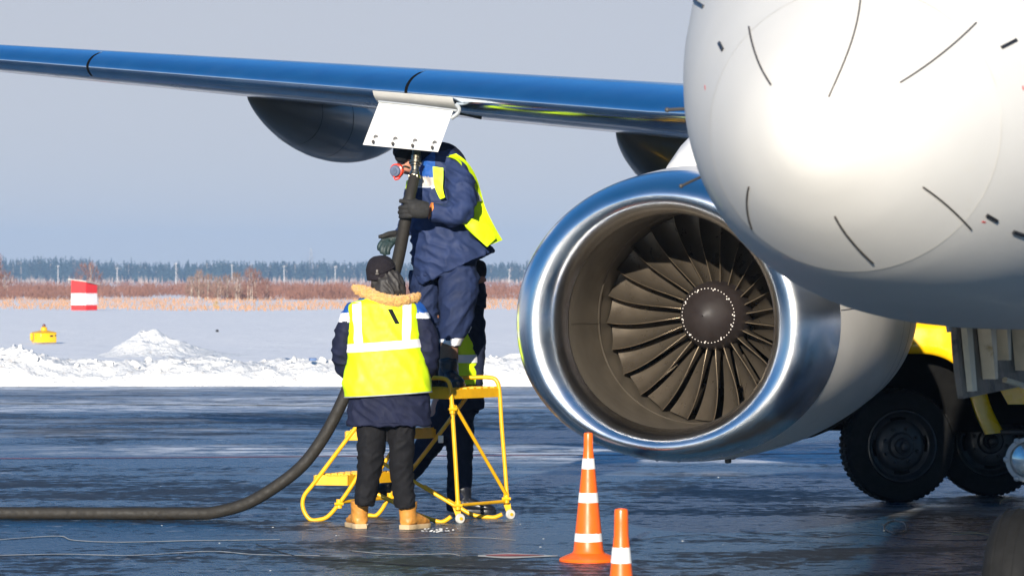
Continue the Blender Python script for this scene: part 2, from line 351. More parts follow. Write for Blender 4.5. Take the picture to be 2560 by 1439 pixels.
# ------------------------------------------------------------------ snow bank, mound
bk = MB(); NX, NY = 900, 34
hx = mono([-26, -12, -8.5, -7.6, -7.0, -6.4, -5.2, -4, -2.6, -1.6, -.6, .5, 2, 5, 26], [.4, .42, .55, .58, .40, .36, .42, .38, .44, .55, .48, .52, .42, .55, .5])
def bankf(u, v):
    x = -26+52*u; y = 56.3+2.8*v
    p = math.sin(math.pi*min(1, v*1.02))**.6 if v > .0 else 0
    q = Vector((x, y, 0)); e = mn.noise(q*1.7)*.5+mn.noise(q*4.1)*.35+mn.noise(q*9.5)*.25+mn.noise(q*21)*.15
    lump = 0
    for s_, a_ in ((2.6, .06), (6, .04), (14, .022)):
        d = mn.voronoi(q*s_)[0]; lump += a_*(1-min(1, d[0]*1.35))
    h = hx(x)*p*(.84+.42*e)+lump*min(1, p*3)*(.7+.3*p)-.02
    if v < .06: h *= v/.06
    if v > .97: h = -.05
    return (x+.05*mn.noise(q*5), y+(.14*mn.noise(q*3+Vector((7, 0, 0)))+.06*mn.noise(q*8))*p, max(h, -.05))
bk.grid(bankf, NX, NY)
rnd = random.Random(3)
for i in range(170):                 # broken chunks
    x = rnd.uniform(-11, 7); v = rnd.random(); y = 56.5+2.0*v; r = rnd.uniform(.012, .04)*(1.9 if rnd.random() < .10 else 1)
    z = bankf((x+26)/52, (y-56.3)/2.8)[2]
    vs = []; n_ = 7
    b0 = MB(); b0.ball((x, y, z+r*.3), (r, r, r*.8), 7, 5)
    for v_ in b0.v: v_ += Vector((mn.noise(v_*23), mn.noise(v_*23+Vector((5, 0, 0))), mn.noise(v_*23+Vector((0, 8, 0)))))*r*.6
    bk.add(b0.v, b0.f)
struct(obj('snow_bank', bk, m_bank, base=(0, 57.5, 0), angle=60))
md = MB()
def moundf(u, v):
    x = -8.8+4.6*u; y = 76+6*v; q = Vector((x, y, 0)); cx = (350-1280)/F*78
    dx = x-cx; sx = .52 if dx < 0 else .95
    h = .50*math.exp(-(dx/sx)**2*.8)*math.exp(-((y-78.6)/1.4)**2)
    h *= .86*(1+.25*mn.noise(q*1.8)); h += (.035*mn.noise(q*4)+.03*mn.noise(q*10))*min(1, h*6); h += .10*math.exp(-((dx-.7)/1.6)**2)*math.exp(-((y-79)/1.6)**2); d = mn.voronoi(q*4)[0][0]
    h += .05*(1-min(1, d*1.6))*min(1, h*3)
    return (x, y, h-.03)
md.grid(moundf, 150, 80); struct(obj('snow_mound', md, m_bank, base=(-7.8, 78, 0), angle=60))

# ------------------------------------------------------------------ airplane
YAW = R(20); NB = Vector((2.213, 14.5, 0))
plane = thing('airplane', 'white passenger jet parked on the wet apron, only its nose, wing and engine showing', 'airplane', NB, -YAW)
LM = WM[plane]
# --- fuselage
TIP = -3.89; ZT = 2.05
fw = mono([0, .03, .1, .25, .55, 1.0, 1.6, 2.2, 3, 4, 5, 6.5, 10, 22, 27, 30], [.0, .10, .195, .325, .5, .70, .895, 1.05, 1.24, 1.42, 1.55, 1.65, 1.69, 1.69, 1.1, .3])
fbz = mono([0, .03, .1, .25, .55, 1.0, 1.6, 2.5, 4, 8, 22, 30], [2.05, 1.955, 1.87, 1.755, 1.62, 1.53, 1.475, 1.445, 1.43, 1.42, 1.5, 3.3])
ftz = mono([0, .03, .1, .25, .55, 1.0, 1.6, 2.2, 3, 4, 6, 22, 30], [2.05, 2.145, 2.24, 2.37, 2.56, 2.80, 3.08, 3.5, 4.08, 4.5, 4.82, 4.85, 4.3])
fmz = mono([0, .25, .55, 1.0, 1.6, 2.5, 4, 6, 22, 30], [2.05, 2.06, 2.1, 2.2, 2.35, 2.55, 2.8, 3.1, 3.12, 3.9])
def fus(x, ph):                      # a point of the skin in plane coordinates
    c, s = math.cos(ph), math.sin(ph); zm = fmz(x); h = (ftz(x)-zm) if s > 0 else (zm-fbz(x))
    return Vector((fw(x)*c, TIP+x, zm+h*s))
SEAM = .47
stn = [.0005, .004, .012, .03, .06, .1, .15, .2, .25, .32, .4, SEAM]; stn2 = [SEAM, .52, .57, .63, .72, .85, 1, 1.2, 1.4, 1.6, 1.9, 2.2, 2.6, 3, 3.5, 4, 4.5, 5, 6, 7, 9, 12, 16, 22, 25, 28, 30]
NF = 96
fm = MB(); fm.rings([[fus(x, q*2*math.pi/NF) for q in range(NF)] for x in stn2], cap=False)
fuselage = obj('fuselage', fm, m_white, plane, local=True, angle=0)
rd = MB(); rd.rings([[fus(x, q*2*math.pi/NF) for q in range(NF)] for x in stn], cap=False); rd.add([rd.v[q].copy() for q in range(NF)], [tuple(range(NF-1, -1, -1))])
obj('radome', rd, m_white, plane, local=True, angle=0)
sg = MB(); sg.rings([[fus(x, q*2*math.pi/NF)*1 for q in range(NF)] for x in (SEAM-.0025, SEAM+.0025)], cap=False)
for v in sg.v: v.x *= 1.002; v.z = fmz(SEAM)+(v.z-fmz(SEAM))*1.002
obj('radome_seam', sg, M('seam_sealant', (.62, .59, .53), .5), fuselage, local=True, angle=0)
def findn(px, py):                   # skin coordinates seen at a photo pixel
    best = None
    def sc(x, ph):
        q = proj(LM@fus(x, ph)); return (q[0]-px)**2+(q[1]-py)**2
    cand = [(sc(.02+1.8*i/90, 2*math.pi*j/180), .02+1.8*i/90, 2*math.pi*j/180) for i in range(91) for j in range(180)]
    cand = sorted(cand)[:40]; best = min(cand, key=lambda c: c[0]+c[1]*8)
    e, x, ph = best; st, sp = .01, .017
    for k in range(30):
        for dx, dp in ((st, 0), (-st, 0), (0, sp), (0, -sp)):
            e2 = sc(max(.01, x+dx), ph+dp)
            if e2 < e: e, x, ph = e2, max(.01, x+dx), ph+dp
        st *= .85; sp *= .85
    return x, ph
def fnorm(x, ph):
    a = fus(x+.004, ph)-fus(max(.001, x-.004), ph); b = fus(x, ph+.01)-fus(x, ph-.01); n = b.cross(a).normalized()
    return n if n.dot(fus(x, ph)-Vector((0, TIP+x+.5, fmz(x)))) > 0 else -n
def skin_strip(a, b, wd, th, mat, name):
    (x0, p0), (x1, p1) = findn(*a), findn(*b); mb = MB(); rs = []
    for i in range(13):
        t = i/12; x, ph = x0+(x1-x0)*t, p0+(p1-p0)*t; c = fus(x, ph); n = fnorm(x, ph)
        x2, q2 = x0+(x1-x0)*(t+.02), p0+(p1-p0)*(t+.02); tg = (fus(x2, q2)-c).normalized(); s = tg.cross(n).normalized()
        rs.append([c-s*wd-n*.004, c+s*wd-n*.004, c+s*wd*.8+n*th, c-s*wd*.8+n*th])
    mb.rings(rs); return obj(name, mb, mat, plane, local=True)
for a, b in (((1873, 68), (1928, 213)), ((2152, -14), (2072, 243)), ((2440, 58), (2250, 207)), ((1873, 467), (1880, 572)), ((2087, 540), (2183, 657)), ((2307, 467), (2428, 573))):
    skin_strip(a, b, .0028, .004, m_strip, 'lightning_strip')
for a, b in (((1799, 108), (1808, 126)), ((2503, 120), (2540, 101)), ((2466, 537), (2492, 552)), ((1736, 2), (1760, 18)), ((2532, 578), (2560, 588))):
    skin_strip(a, b, .006, .006, m_dark, 'air_data_port')
m_redm = M('red_stencil', (.55, .05, .04), .5)
for a, b in (((1762, 214), (1763, 224)), ((2455, 554), (2464, 556)), ((2557, 215), (2558, 226))): skin_strip(a, b, .003, .001, m_redm, 'red_stencil')
# cockpit glass (above the frame)
wg = MB()
for s in (-1, 1):
    for a0, a1, x0, x1 in ((.62, 1.48, 2.15, 2.75), (.30, .58, 2.35, 3.05)):
        wg.grid(lambda u, v: fus(x0+(x1-x0)*v, (math.pi/2-s*(math.pi/2-(a0+(a1-a0)*u))))+fnorm(x0+(x1-x0)*v, (math.pi/2-s*(math.pi/2-(a0+(a1-a0)*u))))*.006, 8, 6)
obj('windscreen', wg, M('dark_glass', (.01, .012, .015), .05, 0, .1, 5, coat=1), plane, local=True)
# probes
def probe(pts, r, ball=None):
    mb = MB(); mb.tube([P(*p) for p in pts], r, 8, 3)
    if ball: mb.ball(P(*pts[0]), ball, 10, 6)
    return obj('pitot_probe', mb, m_strip, plane)
probe([(1668, 275, 12.75), (1700, 273, 12.72), (1728, 272, 12.7), (1742, 270, 12.72)], .006, .009)
probe([(1703, 465, 12.9), (1735, 450, 12.85), (1760, 439, 12.8), (1775, 434, 12.82)], .005, .008)
probe([(1735, -6, 12.6), (1752, 8, 12.58), (1768, 20, 12.6)], .005)
# --- engine
LIP = Vector((-3.702, 6.22, 1.37))
prof = [(1.35, .655, .655, .655), (.956, .648, .648, .648), (.6, .638, .638, .638), (.36, .632, .632, .632), (.22, .638, .636, .634)]
lipp = [(.22, .640, .636, .634), (.14, .656, .648, .644), (.08, .680, .666, .660), (.035, .716, .692, .682), (.01, .755, .718, .704), (0, .795, .745, .727), (.01, .834, .773, .75), (.035, .870, .799, .772), (.08, .906, .826, .793), (.15, .943, .852, .812), (.25, .975, .874, .828), (.37, .995, .89, .84)]
cowl = [(.372, .993, .888, .838), (.7, 1.018, .915, .862), (1.1, 1.022, .93, .872), (1.6, 1.0, .925, .865), (2.1, .955, .89, .835), (2.5, .905, .85, .80), (2.85, .85, .81, .77), (2.86, .82, .78, .74), (2.6, .8, .76, .72)]
def nac(t, a, u, d, ph):
    c, s = math.cos(ph), math.sin(ph); e = 1 if s > 0 else .86
    z = (u*s) if s > 0 else -d*abs(s)**(.93)
    return LIP+Vector((a*c, t, z+.032*t))
def nrings(pr, n=120): return [[nac(*p, q*2*math.pi/n) for q in range(n)] for p in pr]
def refine(pr, k=5): return crom(pr, k)
mb = MB(); mb.rings(nrings(refine(cowl, 4)), cap=False); eng = obj('engine', mb, m_white2, plane, local=True, angle=35)
mb = MB(); mb.rings(nrings(refine(lipp, 5)), cap=False); obj('inlet_lip', mb, m_polish, eng, local=True, angle=0)
mb = MB(); mb.rings(nrings(refine(prof, 4)), cap=False)
obj('inlet_duct', mb, m_duct, eng, local=True, angle=0)
mb = MB()                            # duct seams
for tt in (.80,): mb.rings([[nac(tt+dt, .642-e, .642-e, .642-e, q*2*math.pi/90) for q in range(90)] for dt, e in ((-.02, -.002), (-.006, .003), (.006, .003), (.02, -.002))], cap=False)
mb.grid(lambda u, v: nac(.24+.55*u, .634, .634, .634, math.pi+.02+.008*v)+Vector((0.004, 0, 0)), 10, 1)
obj('duct_seam', mb, M('duct_sealant', (.15, .125, .095), .45, .3), eng, local=True)
FC = LIP+Vector((0, 1.06, .032*1.06))
def blade(th0):
    mb = MB(); NR, NCH = 12, 6; up, lo = [], []
    for i in range(NR+1):
        k = i/NR; r = .205+(.642-.205)*k; stag = R(15+38*k**.85); ch = .175+.012*k
        le = th0+.07*math.sin(k*math.pi*.8)-.03*k; yl = .03-.15*k
        ru, rl = [], []
        for j in range(NCH+1):
            c = j/NCH; cam_ = .17*math.sin(c*math.pi)*ch; d = ch*c
            tang = d*math.sin(stag)-cam_*math.cos(stag); yy = yl+d*math.cos(stag)*.9+cam_*math.sin(stag)
            th = .0015+.007*math.sin(math.pi*min(1, c*1.1+.02))**.8*(1-.4*k)
            for ss, lst in ((1, ru), (-1, rl)):
                a = le-(tang+ss*th*math.cos(stag))/r; lst.append(FC+Vector((math.cos(a)*r, yy+ss*th*math.sin(stag)*-1, math.sin(a)*r)))
        up.append(ru); lo.append(rl)
    n = NCH+1
    rs = [u+list(reversed(l)) for u, l in zip(up, lo)]
    mb.rings(rs)
    for i, f in enumerate(mb.f):     # bare leading edge strip
        if len(f) == 4 and (i % (2*n)) in (2*n-1,): mb.m[i] = 1
    return mb
for i in range(24): obj('fan_blade', blade(2*math.pi*i/24+.06), [m_blade, m_bladeedge], eng, local=True, angle=50)
mb = MB(); mb.revolve([(.004, -.20), (.03, -.193), (.07, -.172), (.12, -.135), (.165, -.085), (.193, -.035), (.208, .02), (.213, .08), (.213, .30)], FC, (0, 1, 0), 48)
spin = obj('spinner', mb, m_spin, eng, local=True, angle=0)
mb = MB()
for i in range(48):
    a = 2*math.pi*i/48; r = .166; big = i % 5 == 0
    mb.ball(FC+Vector((math.cos(a)*r, -.083, math.sin(a)*r)), .0060 if big else .0040, 8, 5)
    if big: mb.ball(FC+Vector((math.cos(a+.04)*.157, -.091, math.sin(a+.04)*.157)), .0055, 8, 5)
stuff(obj('spinner_bolts', mb, m_bolt, eng, local=True))
mb = MB()                            # guide vanes and splitter ring behind the fan, one part
for i in range(40):
    a = 2*math.pi*i/40; ca, sa = math.cos(a), math.sin(a); T = Vector((-sa, 0, ca)); O = Vector((ca, 0, sa))
    vs = []
    for r, y0, y1, tw in ((.46, .42, .62, .03), (.66, .42, .62, .05)):
        for yy, tt in ((y0, -tw), (y1, tw)):
            for e in (-.004, .004): vs.append(FC+O*r+Vector((0, yy, 0))+T*(tt+e))
    mb.add(vs, [(0, 2, 6, 4), (1, 5, 7, 3), (0, 4, 5, 1), (2, 3, 7, 6)])
for i in range(60):
    a = 2*math.pi*i/60; ca, sa = math.cos(a), math.sin(a); T = Vector((-sa, 0, ca)); O = Vector((ca, 0, sa)); vs = []
    for r in (.22, .44):
        for yy, tt in ((.36, -.02), (.44, .012)):
            for e in (-.003, .003): vs.append(FC+O*r+Vector((0, yy, 0))+T*(tt+e))
    mb.add(vs, [(0, 2, 6, 4), (1, 5, 7, 3), (0, 4, 5, 1), (2, 3, 7, 6)])
mb.revolve([(.44, .8), (.445, .36), (.452, .34), (.46, .36), (.47, .8)], FC, (0, 1, 0), 60)
obj('guide_vane_ring', mb, m_blade, eng, local=True, angle=40)
mb = MB(); mb.revolve([(.01, .66), (.66, .66)], FC, (0, 1, 0), 40); obj('fan_backing_disc', mb, m_black, eng, local=True)  # black disc stands in for the dark depth behind the vanes
mb = MB(); mb.revolve([(.8, 2.5), (.55, 3.1), (.40, 3.7), (.38, 3.7), (.30, 3.6), (.02, 4.2)], LIP, (0, 1, 0), 40)
obj('exhaust_nozzle', mb, m_dark, eng, local=True)
for xx, t in ((.06, 1.2), (0, 1.5)):
    mb = MB(); mb.box(LIP+Vector((xx, t, -.885+.03*t)), (.03, .06, .05), bev=.008); obj('drain_mast', mb, m_strip, eng, local=True)
for k in range(7):
    mb = MB(); mb.ball(nac(.27, .953, .875, .829, R(-112+8*k)), (.012, .012, .006), 8, 5); obj('latch', mb, m_grey, eng, local=True)
m_seam = M('panel_gap', (.10, .10, .10), .6)
def cseam(name, t0, t1, p0, p1, n=24, wd=.004):
    fa = mono([c[0] for c in cowl[:7]], [c[1] for c in cowl[:7]]); fu = mono([c[0] for c in cowl[:7]], [c[2] for c in cowl[:7]]); fd = mono([c[0] for c in cowl[:7]], [c[3] for c in cowl[:7]])
    mb = MB(); rs = []
    for i in range(n+1):
        k = i/n; t = t0+(t1-t0)*k; ph = p0+(p1-p0)*k; q = nac(t, fa(t), fu(t), fd(t), ph); o = (q-LIP-Vector((0, t, 0))).normalized()
        s = Vector((0, 1, 0)) if abs(p1-p0) > .1 else Vector((-o.z, 0, o.x))
        rs.append([q+o*.0025-s*wd/2, q+o*.0025+s*wd/2])
    mb.rings(rs, cap=False, close=False); return obj(name, mb, m_seam, eng, local=True)
cseam('cowl_seam', 2.05, 2.05, R(-95), R(95), 60); cseam('cowl_seam', .38, 2.04, R(4), R(4)); cseam('cowl_seam', .8, 1.2, R(-62), R(-58)); cseam('cowl_seam', .38, 2.04, R(150), R(150))
mb = MB(); mb.grid(lambda u, v: nac(.45+.05*u, 1.003, .898, .846, R(11+2.6*v)), 3, 3); obj('placard', mb, M('placard_yellow', (.62, .50, .16), .5), eng, local=True)
mb = MB(); mb.grid(lambda u, v: nac(.44+.07*u, 1.0015, .8965, .8445, R(10+4.6*v)), 3, 3); obj('placard_base', mb, m_cream, eng, local=True)
m_scuff = M('bare_scuff', (.72, .69, .62), .5)
for t0, p0, ln in ((2.32, 2, 5), (2.3, -9, 7), (2.27, -19, 6), (2.24, -28, 3), (1.75, 13, 4)):
    mb = MB(); fa = mono([c[0] for c in cowl[:7]], [c[1] for c in cowl[:7]]); fu = mono([c[0] for c in cowl[:7]], [c[2] for c in cowl[:7]]); fd = mono([c[0] for c in cowl[:7]], [c[3] for c in cowl[:7]])
    mb.grid(lambda u, v: nac(t0+.02*(u-.5)*(1+.5*math.sin(9*v))*(1-abs(2*v-1)**2), fa(t0)+.002, fu(t0)+.002, fd(t0)+.002, R(p0-ln*v)), 3, 12); obj('paint_scuff', mb, m_scuff, eng, local=True)
cseam('cowl_seam', 2.38, 2.38, R(-95), R(95), 60, .008)
# --- pylon
mb = MB(); rs = []
for t, hw, z0, z1 in ((.78, .06, .86, .92), (.84, .20, .85, .98), (.93, .29, .84, 1.09), (1.08, .33, .8, 1.22), (1.35, .34, .8, 1.33), (1.8, .33, .8, 1.36), (2.6, .24, .7, 1.30), (4.0, .18, .8, 1.2)):
    ring = []
    for q in range(20):
        a = q*2*math.pi/20; c, s = math.cos(a), math.sin(a)
        zz = z0 if s < 0 else z0+(z1-z0)*abs(s)**.8
        ring.append(LIP+Vector((hw*(1 if s < 0 else max(0, 1-abs(s)**1.6*.72))*(1 if c > 0 else -1)*abs(c)**.5 if abs(c) > 1e-6 else 0, t-(.0 if s < 0 else 0), zz)))
    rs.append(ring)
mb.rings(rs); pyl = obj('pylon', mb, m_white2, plane, local=True, angle=50)
mb = MB(); mb.grid(lambda u, v: LIP+Vector(((-.305+.61*u), .765+.17*(abs(2*u-1)**2), .905+.045*v-.05*abs(2*u-1)**2)), 14, 2)
obj('pylon_seal', mb, m_cream, pyl, local=True)
# --- wing
SW = .51; DIH = .101
def LE(k): return Vector((LIP.x-k, LIP.y+1.6+SW*k, 2.672+(DIH*(k-.43) if k > .43 else -.09*(k-.43))))  # unseen inboard part is bent upward to let sun through to the truck
def chord(k): return 3.5-.235*k
def thick(k): return .110+.0022*k
def foil(c, tc, s, up):              # thickness either side
    yt = 5*tc*c*(.2969*math.sqrt(s)-.126*s-.3516*s*s+.2843*s**3-.1036*s**4)
    cam_ = .018*c*(1-(2*s-1)**2); return (cam_+yt) if up else (cam_-yt)
INC = R(-.6)
def wpt(k, s, up, off=0):
    c = chord(k); z = foil(c, thick(k), s, up); l = LE(k)
    zz = z+off*(1 if up else -1)*min(1, s*25)
    return l+Vector((0, c*s-off*(1-min(1, s*25)), zz+math.tan(INC)*-c*s*-1))
ss = [((1-math.cos(math.pi*i/28))/2)**1.25 for i in range(29)]
def wring(k, smax=1, off=0, sub=None):
    S_ = [s for s in ss if s <= smax]
    return [wpt(k, s, True, off) for s in reversed(S_)]+[wpt(k, s, False, off) for s in S_[1:]]
ks = [-3.4, -2, -1, 0, .5, 1, 2, 3, 4, 5, 6, 7, 8, 9, 9.8]
mb = MB(); mb.rings([wring(k) for k in ks]); wing = obj('wing', mb, m_wing, plane, local=True, angle=50)
mb = MB()                            # the other wing, mirrored
mb.rings([[Vector((-v.x, v.y, v.z)) for v in wring(k)] for k in ks]); obj('wing', mb, m_wing, plane, local=True, angle=50)
def kat(px):                         # span station of the leading edge seen at a photo column
    lo, hi = -1, 10
    for _ in range(50):
        m_ = (lo+hi)/2
        if proj(LM@LE(m_))[0] > px: lo = m_
        else: hi = m_
    return lo
sa, sb = kat(1016), kat(220)
UPS, LOS = [s for s in ss if s <= .16], [s for s in ss if s <= .045]
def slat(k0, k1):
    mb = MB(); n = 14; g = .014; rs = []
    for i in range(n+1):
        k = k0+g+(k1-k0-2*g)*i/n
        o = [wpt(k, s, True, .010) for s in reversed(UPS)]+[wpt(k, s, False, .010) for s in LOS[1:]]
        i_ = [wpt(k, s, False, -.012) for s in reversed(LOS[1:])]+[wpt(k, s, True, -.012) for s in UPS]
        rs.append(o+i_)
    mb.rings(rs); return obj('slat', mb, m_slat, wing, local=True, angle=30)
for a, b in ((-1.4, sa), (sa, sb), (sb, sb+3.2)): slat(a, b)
for k0 in (sa, sb):
    mb = MB(); rs = [[wpt(k0+d, s, True, .002) for s in reversed(UPS)]+[wpt(k0+d, s, False, .002) for s in LOS[1:]] for d in (-.02, .02)]; mb.rings(rs, cap=False, close=False); obj('slat_gap', mb, m_black, wing, local=True)
# fuelling bay and door under the leading edge
def at_wing(px, s, off=.003):
    lo, hi = -1., 10.
    for _ in range(40):
        m_ = (lo+hi)/2
        if proj(LM@wpt(m_, s, False, off))[0] > px: lo = m_
        else: hi = m_
    return lo
mb = MB(); sA, sB = .0003, .034
kb0, kb1 = at_wing(948, .04), at_wing(1148, .04)
mb.grid(lambda u, v: wpt(kb0+(kb1-kb0)*u, sA+(sB-sA)*v, False, .013), 24, 6); obj('fuelling_panel', mb, m_cream, wing, local=True)
DD = 25.05
def dpt(u, v, d=0):                  # fuelling door, hinged at the top
    a = P(948, 255, DD+.10).lerp(P(1133, 276, DD-.0), u); b = P(907, 362, DD-.06).lerp(P(1095, 380, DD-.16), u); q = a.lerp(b, v); return q+Vector((0, d, 0))
mb = MB(); n = 12
mb.grid(lambda u, v: dpt(u, v), n, n); mb.grid(lambda u, v: dpt(1-u, v, .012), n, n)
for e in ((lambda u, v: dpt(u, 0, .012*(1-v))), (lambda u, v: dpt(1-u, 1, .012*(1-v))), (lambda u, v: dpt(0, 1-u, .012*(1-v))), (lambda u, v: dpt(1, u, .012*(1-v)))): mb.grid(e, n, 1)
door = obj('fuelling_door', mb, M('door_paint', (.64, .62, .58), .35, 0, .04, 10, .02, 30, spots=((.55, .53, .5), 13, .69)), plane, angle=30)
for i in range(4):
    u = .11+i*.262; mb = MB(); mb.revolve([(.001, 0), (.0165, 0), (.0165, .006)], dpt(u+.02, .80, -.003), (0, 1, 0), 14); obj('door_hole', mb, m_dark, door)
    c = dpt(u+.008, .905, -.004); mb = MB(); mb.tube([c, c+Vector((0, -.02, .004)), c+Vector((0, -.03, -.012))], .007, 8); mb.ball(c+Vector((0, -.02, 0)), .011, 8, 6); obj('door_latch', mb, m_strip, door)
mb = MB(); mb.tube([P(946, 254, DD+.1), P(1040, 264, DD+.05), P(1142, 277, DD)], .009, 8, 3)
mb.tube([P(1140, 262, DD+.02), P(1148, 272, DD), P(1144, 284, DD), P(1128, 296, DD)], .014, 8, 3); obj('door_hinge', mb, m_grey, door)
mb = MB(); mb.tube([P(1140, 278, DD+.3), P(1175, 285, DD+.3), P(1205, 292, DD+.3)], .02, 8, 3); obj('bay_rim', mb, m_dark, wing)
mb = MB(); mb.tube([P(1041, 330, 25.18), P(1041, 400, 25.08)], .030, 14); obj('fuel_adapter', mb, M('adapter_metal', (.10, .11, .07), .4, .6), wing)
# flap track fairings
def fairing(px, py, s_, L_=1.85, rad=.32, dz=.14):
    lo, hi = -1., 10.
    for _ in range(40):
        m_ = (lo+hi)/2
        if proj(LM@wpt(m_, s_, False))[0] > px: lo = m_
        else: hi = m_
    base = wpt(lo, s_, False); mb = MB(); rs = []
    for i in range(33):
        t = i/32; y = t*L_*1.9; g = math.sin(math.pi*min(.5, t*.95))**.78 if t < .53 else math.cos((t-.53)/.47*math.pi/2)**.8
        r = max(.004, rad*g); rs.append([base+Vector((math.cos(q*2*math.pi/40)*r*.95, y, -dz*g*(1)+math.sin(q*2*math.pi/40)*r*1.02+.02)) for q in range(40)])
    mb.rings(rs); f = obj('flap_fairing', mb, m_fair, plane, local=True, angle=0)
    for t in (.26, .40):
        mb = MB(); y = t*L_*1.9; g = math.sin(math.pi*min(.5, t*.95))**.78; r = rad*g+.002
        mb.rings([[base+Vector((math.cos(q*2*math.pi/40)*r*.95, y+d, -dz*g+math.sin(q*2*math.pi/40)*r*1.02+.02)) for q in range(41)] for d in (-.003, .003)], cap=False)
        obj('fairing_seam', mb, m_black, f, local=True)
    return f
fairing(618, 246, .36); fairing(1543, 338, .34)
# --- nose gear
mb = MB(); mb.tube([(0, 0, .36), (0, 0, .95)], .045, 16); mb.tube([(0, 0, .95), (0, -.02, 1.6)], .07, 16); mb.tube([(-.3, 0, .36), (.3, 0, .36)], .04, 12)
mb.tube([(0, .05, .5), (0, .22, .75), (0, .06, 1.0)], .02, 8)
gear = obj('nose_gear', mb, m_grey, plane, local=True)
for s in (-1, 1):
    mb = MB(); x0 = s*.215; rr = .36
    mb.revolve([(.17, -.10), (.30, -.10), (.335, -.085), (.352, -.055), (.36, 0), (.352, .055), (.335, .085), (.30, .10), (.17, .10)], (x0, 0, rr), (1, 0, 0), 48)
    for g_ in (-.04, 0, .04): mb.revolve([(.3585, g_-.006), (.362, g_-.012)], (x0, 0, rr), (1, 0, 0), 48)
    wo = obj('wheel', mb, m_tyre, gear, local=True)
    mb = MB(); mb.revolve([(.01, -.05), (.10, -.06), (.16, -.09), (.172, -.1), (.172, .1), (.16, .09), (.1, .06), (.01, .05)], (x0, 0, rr), (1, 0, 0), 32); obj('rim', mb, m_grey, gear, local=True)
for s in (-1, 1):
    c = Vector((s*.136, -.26, .926)); mb = MB()
    mb.revolve([(.05, .10), (.07, .05), (.086, .0), (.086, -.012), (.07, -.014), (.07, -.004)], c, (0, 1, 0), 28)
    for q in range(6): a = q*math.pi/3; mb.ball(c+Vector((math.cos(a)*.083, -.01, math.sin(a)*.083)), .012, 8, 6)
    mb.tube([c+Vector((0, .08, 0)), (0, 0, .95)], .02, 8); lo_ = obj('taxi_light', mb, m_grey, plane, local=True)
    mb = MB(); mb.revolve([(.001, .04), (.03, .03), (.055, .01), (.07, -.004), (.05, -.016), (.001, -.022)], c, (0, 1, 0), 24); obj('lens', mb, m_clear, lo_, local=True)
def ddr(y, z, x=0): return Vector((-.38+x-.05*((1.5-z)/.34)**2*-1*.6, y, z))
mb = MB()
def gdoor(u, v, x=0):
    y = -.43+1.2*u; z = 1.50-.335*v+.02*u; return ddr(y, z, x)
mb.grid(lambda u, v: gdoor(u, v), 10, 8); mb.grid(lambda u, v: gdoor(1-u, v, -.022), 10, 8)
for e in ((lambda u, v: gdoor(u, 1, -.022*v)), (lambda u, v: gdoor(0, u, -.022*v)), (lambda u, v: gdoor(1, 1-u, -.022*v))): mb.grid(e, 8, 1)
gd = obj('gear_door', mb, M('door_inner_grey', (.17, .135, .10), .6, .0, .35, 9, spots=((.03, .027, .025), 7, .55)), plane, local=True)
m_rib = M('rib_cream', (.74, .62, .43), .5, 0, .12, 10, spots=((.42, .28, .10), 8, .6))
for y, z0, z1, w0, w1, th in ((-.30, 1.47, 1.19, .13, .10, .02), (-.02, 1.50, 1.23, .16, .06, .05), (.22, 1.50, 1.30, .13, .05, .06), (.60, 1.50, 1.25, .14, .08, .05)):
    mb = MB()
    mb.add([ddr(y-w0/2, z0, .0), ddr(y+w0/2, z0, 0), ddr(y+w1/2, z1, 0), ddr(y-w1/2, z1, 0), ddr(y-w0/2.6, z0, th), ddr(y+w0/2.6, z0, th), ddr(y+w1/2.6, z1, th), ddr(y-w1/2.6, z1, th)],
           [(4, 5, 6, 7), (0, 4, 7, 3), (1, 2, 6, 5), (3, 7, 6, 2), (0, 1, 5, 4)]); obj('door_rib', mb, m_rib, gd, local=True, smooth=False)
mb = MB(); mb.tube([ddr(.25, 1.22, .02), ddr(.5, 1.17, .1), ddr(.8, 1.10, .2)], .012, 8, 3); obj('door_rod', mb, m_rib, gd, local=True)
mb = MB(); mb.tube([P(2372, 782, 14.0), P(2372, 808, 14.0), P(2373, 830, 14.0)], lambda t: .017-.008*t, 8); obj('drain_pipe', mb, m_grey, plane)

# ------------------------------------------------------------------ fuel hose
HD = 25.0
hz = [(-700, 1283, .3), (-300, 1284, .15), (0, 1284, .03), (200, 1283, 0), (400, 1284, -.02), (470, 1285, -.02), (540, 1279, 0), (620, 1256, .03), (700, 1208, .06), (760, 1158, .08), (810, 1090, .1), (850, 1015, .1), (880, 945, .1), (915, 860, .08), (950, 780, .05), (975, 715, .0), (992, 660, -.03), (1003, 610, -.06), (1012, 560, -.09), (1022, 505, -.10), (1032, 460, -.02), (1036, 440, .02)]
hose = thing('fuel_hose', 'thick black rubber fuel hose curving up from the apron to the wing', 'hose', G(300, 1300))
mb = MB(); path = crom(hz, 8); pts = [P(x, y, HD+d) for x, y, d in path]; m_ = len(pts)
for p in pts: p.z = max(p.z, .045)
mb.tube(pts, lambda t: .042 if t < .8 else .042-.006*(t-.8)/.2, 16); obj('hose', mb, m_hose, hose)
mb = MB(); c0 = P(1036, 446, HD+.02); c1 = P(1040, 398, HD+.06); ax = (c1-c0).normalized()
mb.revolve([(.03, 0), (.040, .0), (.044, .008), (.044, .02), (.036, .024), (.034, .05), (.028, .055), (.028, .085), (.036, .09), (.036, .10), (.046, .105), (.046, .118), (.034, .122), (.034, .16)], c0, ax, 24)
for q in range(4):
    a = q*math.pi/2+.5; mb.box(c0+Vector((math.cos(a)*.042, math.sin(a)*.042, .014)), (.012, .012, .022), bev=.003)
mb.tube([P(1024, 420, HD-.02), P(1012, 416, HD-.05), P(1006, 420, HD-.06)], .007, 8, 3)
obj('coupling', mb, m_brass, hose)
